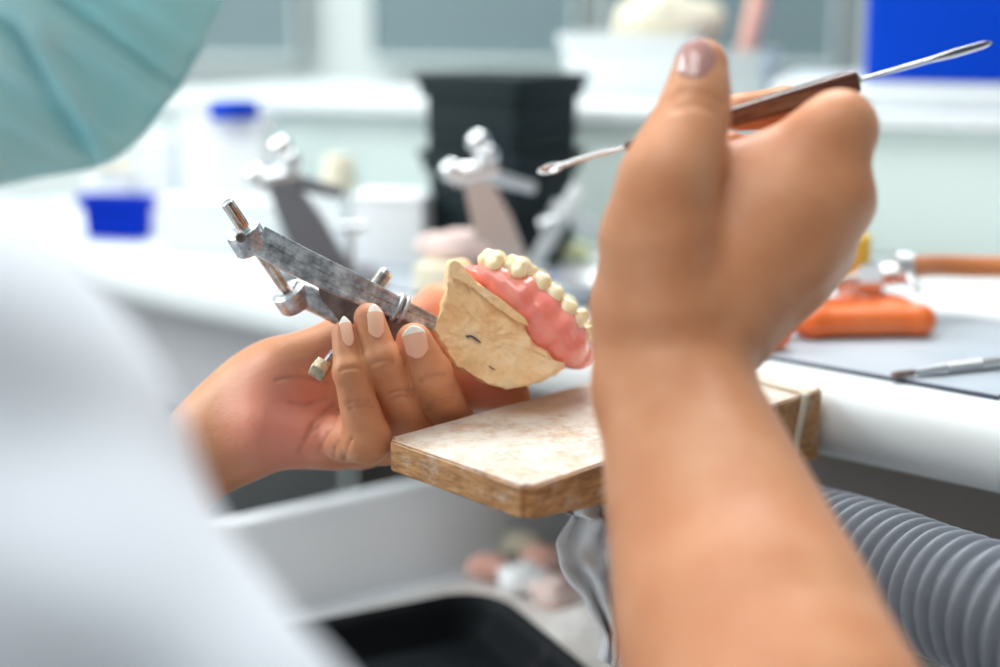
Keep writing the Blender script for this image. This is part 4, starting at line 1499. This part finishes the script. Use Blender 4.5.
# small T-shaped metal pin stand
s_ = stand(352, 283); ds = dep(s_)
tp = empty('pin_stand', s_); tag(tp, 'thin grey T shaped pin on a round foot behind the articulator', 'stand')
lathe('foot', s_ + Z3 * .0004, Z3, [(0, 0), (0, .009), (.002, .009), (.003, .003), (.0031, 0)], M['satin'], tp, 24)
lathe('rod', s_ + Z3 * .003, Z3, [(0, 0), (0, .0024), (wpx(54, ds), .0024), (wpx(54, ds), 0)], M['satin'], tp, 14)
tube('crossbar', [s_ + Vector((-.008, 0, wpx(56, ds))), s_ + Vector((.009, 0, wpx(57, ds)))], [.0028, .0028], M['satin'], tp, 12)


def articulator(name, px, py, top, label, lean, s=1.0, mt='satin'):
    """hinged metal articulator standing on the bench; lean = image offset of its top"""
    b = stand(px, py); d = dep(b)
    r = empty(name, b); tag(r, label, 'articulator')
    H = wpx(py - top, d)
    bm = bmesh.new(); box_bm(bm, b + Z3 * .0045, (1, .3, 0), (-.3, 1, 0), Z3, .05 * s, .035 * s, .008, .002)
    from_bm('base_plate', bm, M[mt], r, True, .6)
    t = b + Vector((wpx(lean, d), 0, H * .86))
    bm = bmesh.new()
    sweep_bm(bm, [b + Z3 * .006, b.lerp(t, .5) + Z3 * .004, t], [(-1, -.35), (1, -.35), (1, .35), (-1, .35)], [(.011 * s, .011 * s), (.010 * s, .010 * s), (.006 * s, .006 * s)], (1, 0, 0))
    from_bm('upright', bm, M[mt], r, True, .6)
    tube('hinge_bar', [t + Vector((-.012, 0, -.002)), t + Vector((.014, .004, .002))], [.0055 * s] * 2, M['chrome'], r, 16)
    for q, (dx, dz) in enumerate(((-.013, .001), (.008, .010), (.003, .018))):
        bm = bmesh.new(); bmesh.ops.create_uvsphere(bm, u_segments=20, v_segments=12, radius=.0058 * s)
        bmesh.ops.translate(bm, verts=bm.verts, vec=t + Vector((dx, 0, dz)))
        from_bm('knob', bm, M['chrome'], r)
    tube('upper_arm', [t, t + Vector((.03 * s, .02, -.012))], [.0045 * s, .003 * s], M[mt], r, 14)
    return r
articulator('metal_articulator', 331, 285, 160, 'dark grey metal articulator leaning behind the held articulator', -50, 1.2, 'dark_metal')
articulator('metal_articulator', 512, 290, 153, 'silver metal articulator in front of the stacked black containers', -38, 1.2, 'satin')
# crossed white plastic arms
b = stand(548, 275); d = dep(b)
w_ = empty('plastic_clamp', b); tag(w_, 'white crossed plastic clamp standing near the silver articulator', 'clamp')
bm = bmesh.new(); sweep_bm(bm, [P(532, 268, d), P(579, 186, d - .01)], circ(1, 16), [(.0052, .0035)] * 2); from_bm('arm', bm, M['wplastic'], w_)
bm = bmesh.new(); sweep_bm(bm, [P(552, 205, d - .002), P(600, 232, d + .01)], circ(1, 16), [(.0042, .003)] * 2); from_bm('arm', bm, M['wplastic'], w_)
tube('cross_pin', [P(543, 226, d - .005), P(560, 219, d - .01)], [.006, .006], M['satin'], w_, 14)
box('foot', P(532, 268, d) + Z3 * -.001, X3, Y3, Z3, .018, .012, .005, M['wplastic'], w_, .001)
# small jar, metal dishes
s_ = stand(575, 268) + Z3 * .0004
j2 = lathe('lime_jar', s_ + Vector((0, .02, 0)), Z3, [(0, 0), (0, .011), (.001, .012), (.008, .012), (.010, .010), (.012, .010), (.012, 0)], M['green'], None, 24)
tag(j2, 'small lime yellow jar behind the white plastic clamp', 'jar')
s_ = stand(588, 303) + Z3 * .0004
j3 = lathe('metal_dish', s_, Z3, [(0, 0), (0, .014), (.001, .016), (.014, .026), (.015, .026), (.003, .015), (.002, 0)], M['satin'], None, 36)
tag(j3, 'round metal dish on the bench behind the held denture', 'dish')
# pinkish cast on wooden block
o, h, c, w = carton(412, 458, 266, 297, .05, 'cream', 'beige wooden block behind the plaster cast carrying a pink cast', 'block', 'wooden_block')
l_ = lump('pink_cast', c + Z3 * (h + .0075) + Vector((.006, 0, 0)), .0165, M['pinkcast'], 4, (1.4, .8, .55), None, .18)
tag(l_, 'pale pink dental cast lying on the beige block', 'dental cast')

# on the riser
def shelf_pt(t_px, n):
    p = ray_wall(t_px, 60, n); q = (p - RB).dot(RE)
    return Rp(q, n, RH_ + .0100)
p = shelf_pt(636, -.11); d = dep(p)
wb = crate('white_tub', p, wpx(128, d), .08, wpx(60, d), 'wplastic', 'white plastic tub on the riser behind the raised thumb', 'tub', None, .08)
fl_ = lump('cotton_bundle', p + Vector((.022, .0, wpx(60, d) + .004)), .027, M['cream'], 9, (1.2, .9, .85), None, .25)
tag(fl_, 'cream cotton bundle heaped on the white tub', 'cotton')
p = shelf_pt(738, -.10); d = dep(p)
cb = crate('clear_box', p, wpx(66, d), .07, wpx(48, d), 'clear', 'frosted clear box right of the white tub on the riser', 'box', None, .05)
sp_ = tube('paint_stick', [p + Vector((.0, 0, .006)), p + Vector((.018, .01, .085))], [.007, .0085], M['salmon'], None, 14)
tag(sp_, 'salmon coloured stick standing in the frosted clear box', 'stick')
p = shelf_pt(960, -.11); d = dep(p)
wbx = wpx(185, d)
q = p - RE * ((p - shelf_pt(866, -.11)).length) + RE * (wbx / 2)
q0 = Vector(q)
slab = box('white_board', q0 + Z3 * .0085, RE, RN, Z3, wbx + .12, .15, .016, M['wplastic'], None, .002)
tag(slab, 'thick white board on the riser under the bright blue box', 'board')
crate('blue_box', q0 + Z3 * .0172, wbx, .12, .12, 'blue', 'large bright blue plastic box on the white board at the right', 'box', None, .04)

# ================================================================== CAMERA + LIGHT
cam = bpy.data.cameras.new('camera'); co = bpy.data.objects.new('camera', cam); COL.objects.link(co)
co.location = CAM; co.rotation_euler = (math.pi / 2 - PITCH, 0, 0)
cam.sensor_width = 36; cam.lens = F * 36 / 1000
cam.clip_start = .01; cam.clip_end = 60
cam.dof.use_dof = True; cam.dof.focus_distance = .560; cam.dof.aperture_fstop = 2.7
SC.camera = co

w = bpy.data.worlds.new('world'); SC.world = w; w.use_nodes = True
nt = w.node_tree; bg = nt.nodes['Background']
tc = nt.nodes.new('ShaderNodeTexCoord'); sx_ = nt.nodes.new('ShaderNodeSeparateXYZ'); nt.links.new(tc.outputs['Generated'], sx_.inputs[0])
cr = nt.nodes.new('ShaderNodeValToRGB')
for e_, (p_, c_) in zip(cr.color_ramp.elements, ((.0, (.85, .86, .88)), (1, (.93, 1.0, 1.0)))): e_.position = p_; e_.color = (*c_, 1)
mr = nt.nodes.new('ShaderNodeMapRange'); mr.inputs[1].default_value = -.5; mr.inputs[2].default_value = .5
nt.links.new(sx_.outputs['Z'], mr.inputs[0]); nt.links.new(mr.outputs[0], cr.inputs[0]); nt.links.new(cr.outputs[0], bg.inputs[0])
# the room is brighter towards the window side (left and ahead) than towards the right and behind
dt = nt.nodes.new('ShaderNodeVectorMath'); dt.operation = 'DOT_PRODUCT'; dt.inputs[1].default_value = (-.75, .66, 0)
nt.links.new(tc.outputs['Generated'], dt.inputs[0])
m2 = nt.nodes.new('ShaderNodeMapRange'); m2.inputs[1].default_value = -1; m2.inputs[2].default_value = 1; m2.inputs[3].default_value = WORLD * .10; m2.inputs[4].default_value = WORLD * 2.25
nt.links.new(dt.outputs['Value'], m2.inputs[0]); nt.links.new(m2.outputs[0], bg.inputs[1])
bg.inputs[1].default_value = WORLD


def area(name, loc, target, sx, sy, power, col):
    l = bpy.data.lights.new(name, 'AREA'); l.shape = 'RECTANGLE'; l.size = sx; l.size_y = sy; l.energy = power; l.color = col
    o = bpy.data.objects.new(name, l); COL.objects.link(o); o.location = loc
    o.rotation_euler = (Vector(target) - Vector(loc)).to_track_quat('-Z', 'Y').to_euler()
    return o
area('overhead_light', (-.45, -.15, 2.5), (.0, .7, .8), 1.2, 1.0, FILL, (.97, 1.0, 1.0))  # unseen fill lamp, added above the camera to brighten surfaces facing it
# daylight from a large window to the left, and ceiling panels over the bench
area('window_daylight', (-1.5, .75, 1.75), (0, .62, .85), 1.1, .9, KEY, (.95, 1.0, 1.0))
area('overhead_light', (.15, 1.75, 2.6), (.05, .75, .8), 1.4, 1.2, TOP, (.97, 1.0, 1.0))

vs = SC.view_settings
SC.display_settings.display_device = 'sRGB'
vs.view_transform = 'Standard'; vs.look = 'None'; vs.gamma = 1.0; vs.use_curve_mapping = False
vs.exposure = EXPO
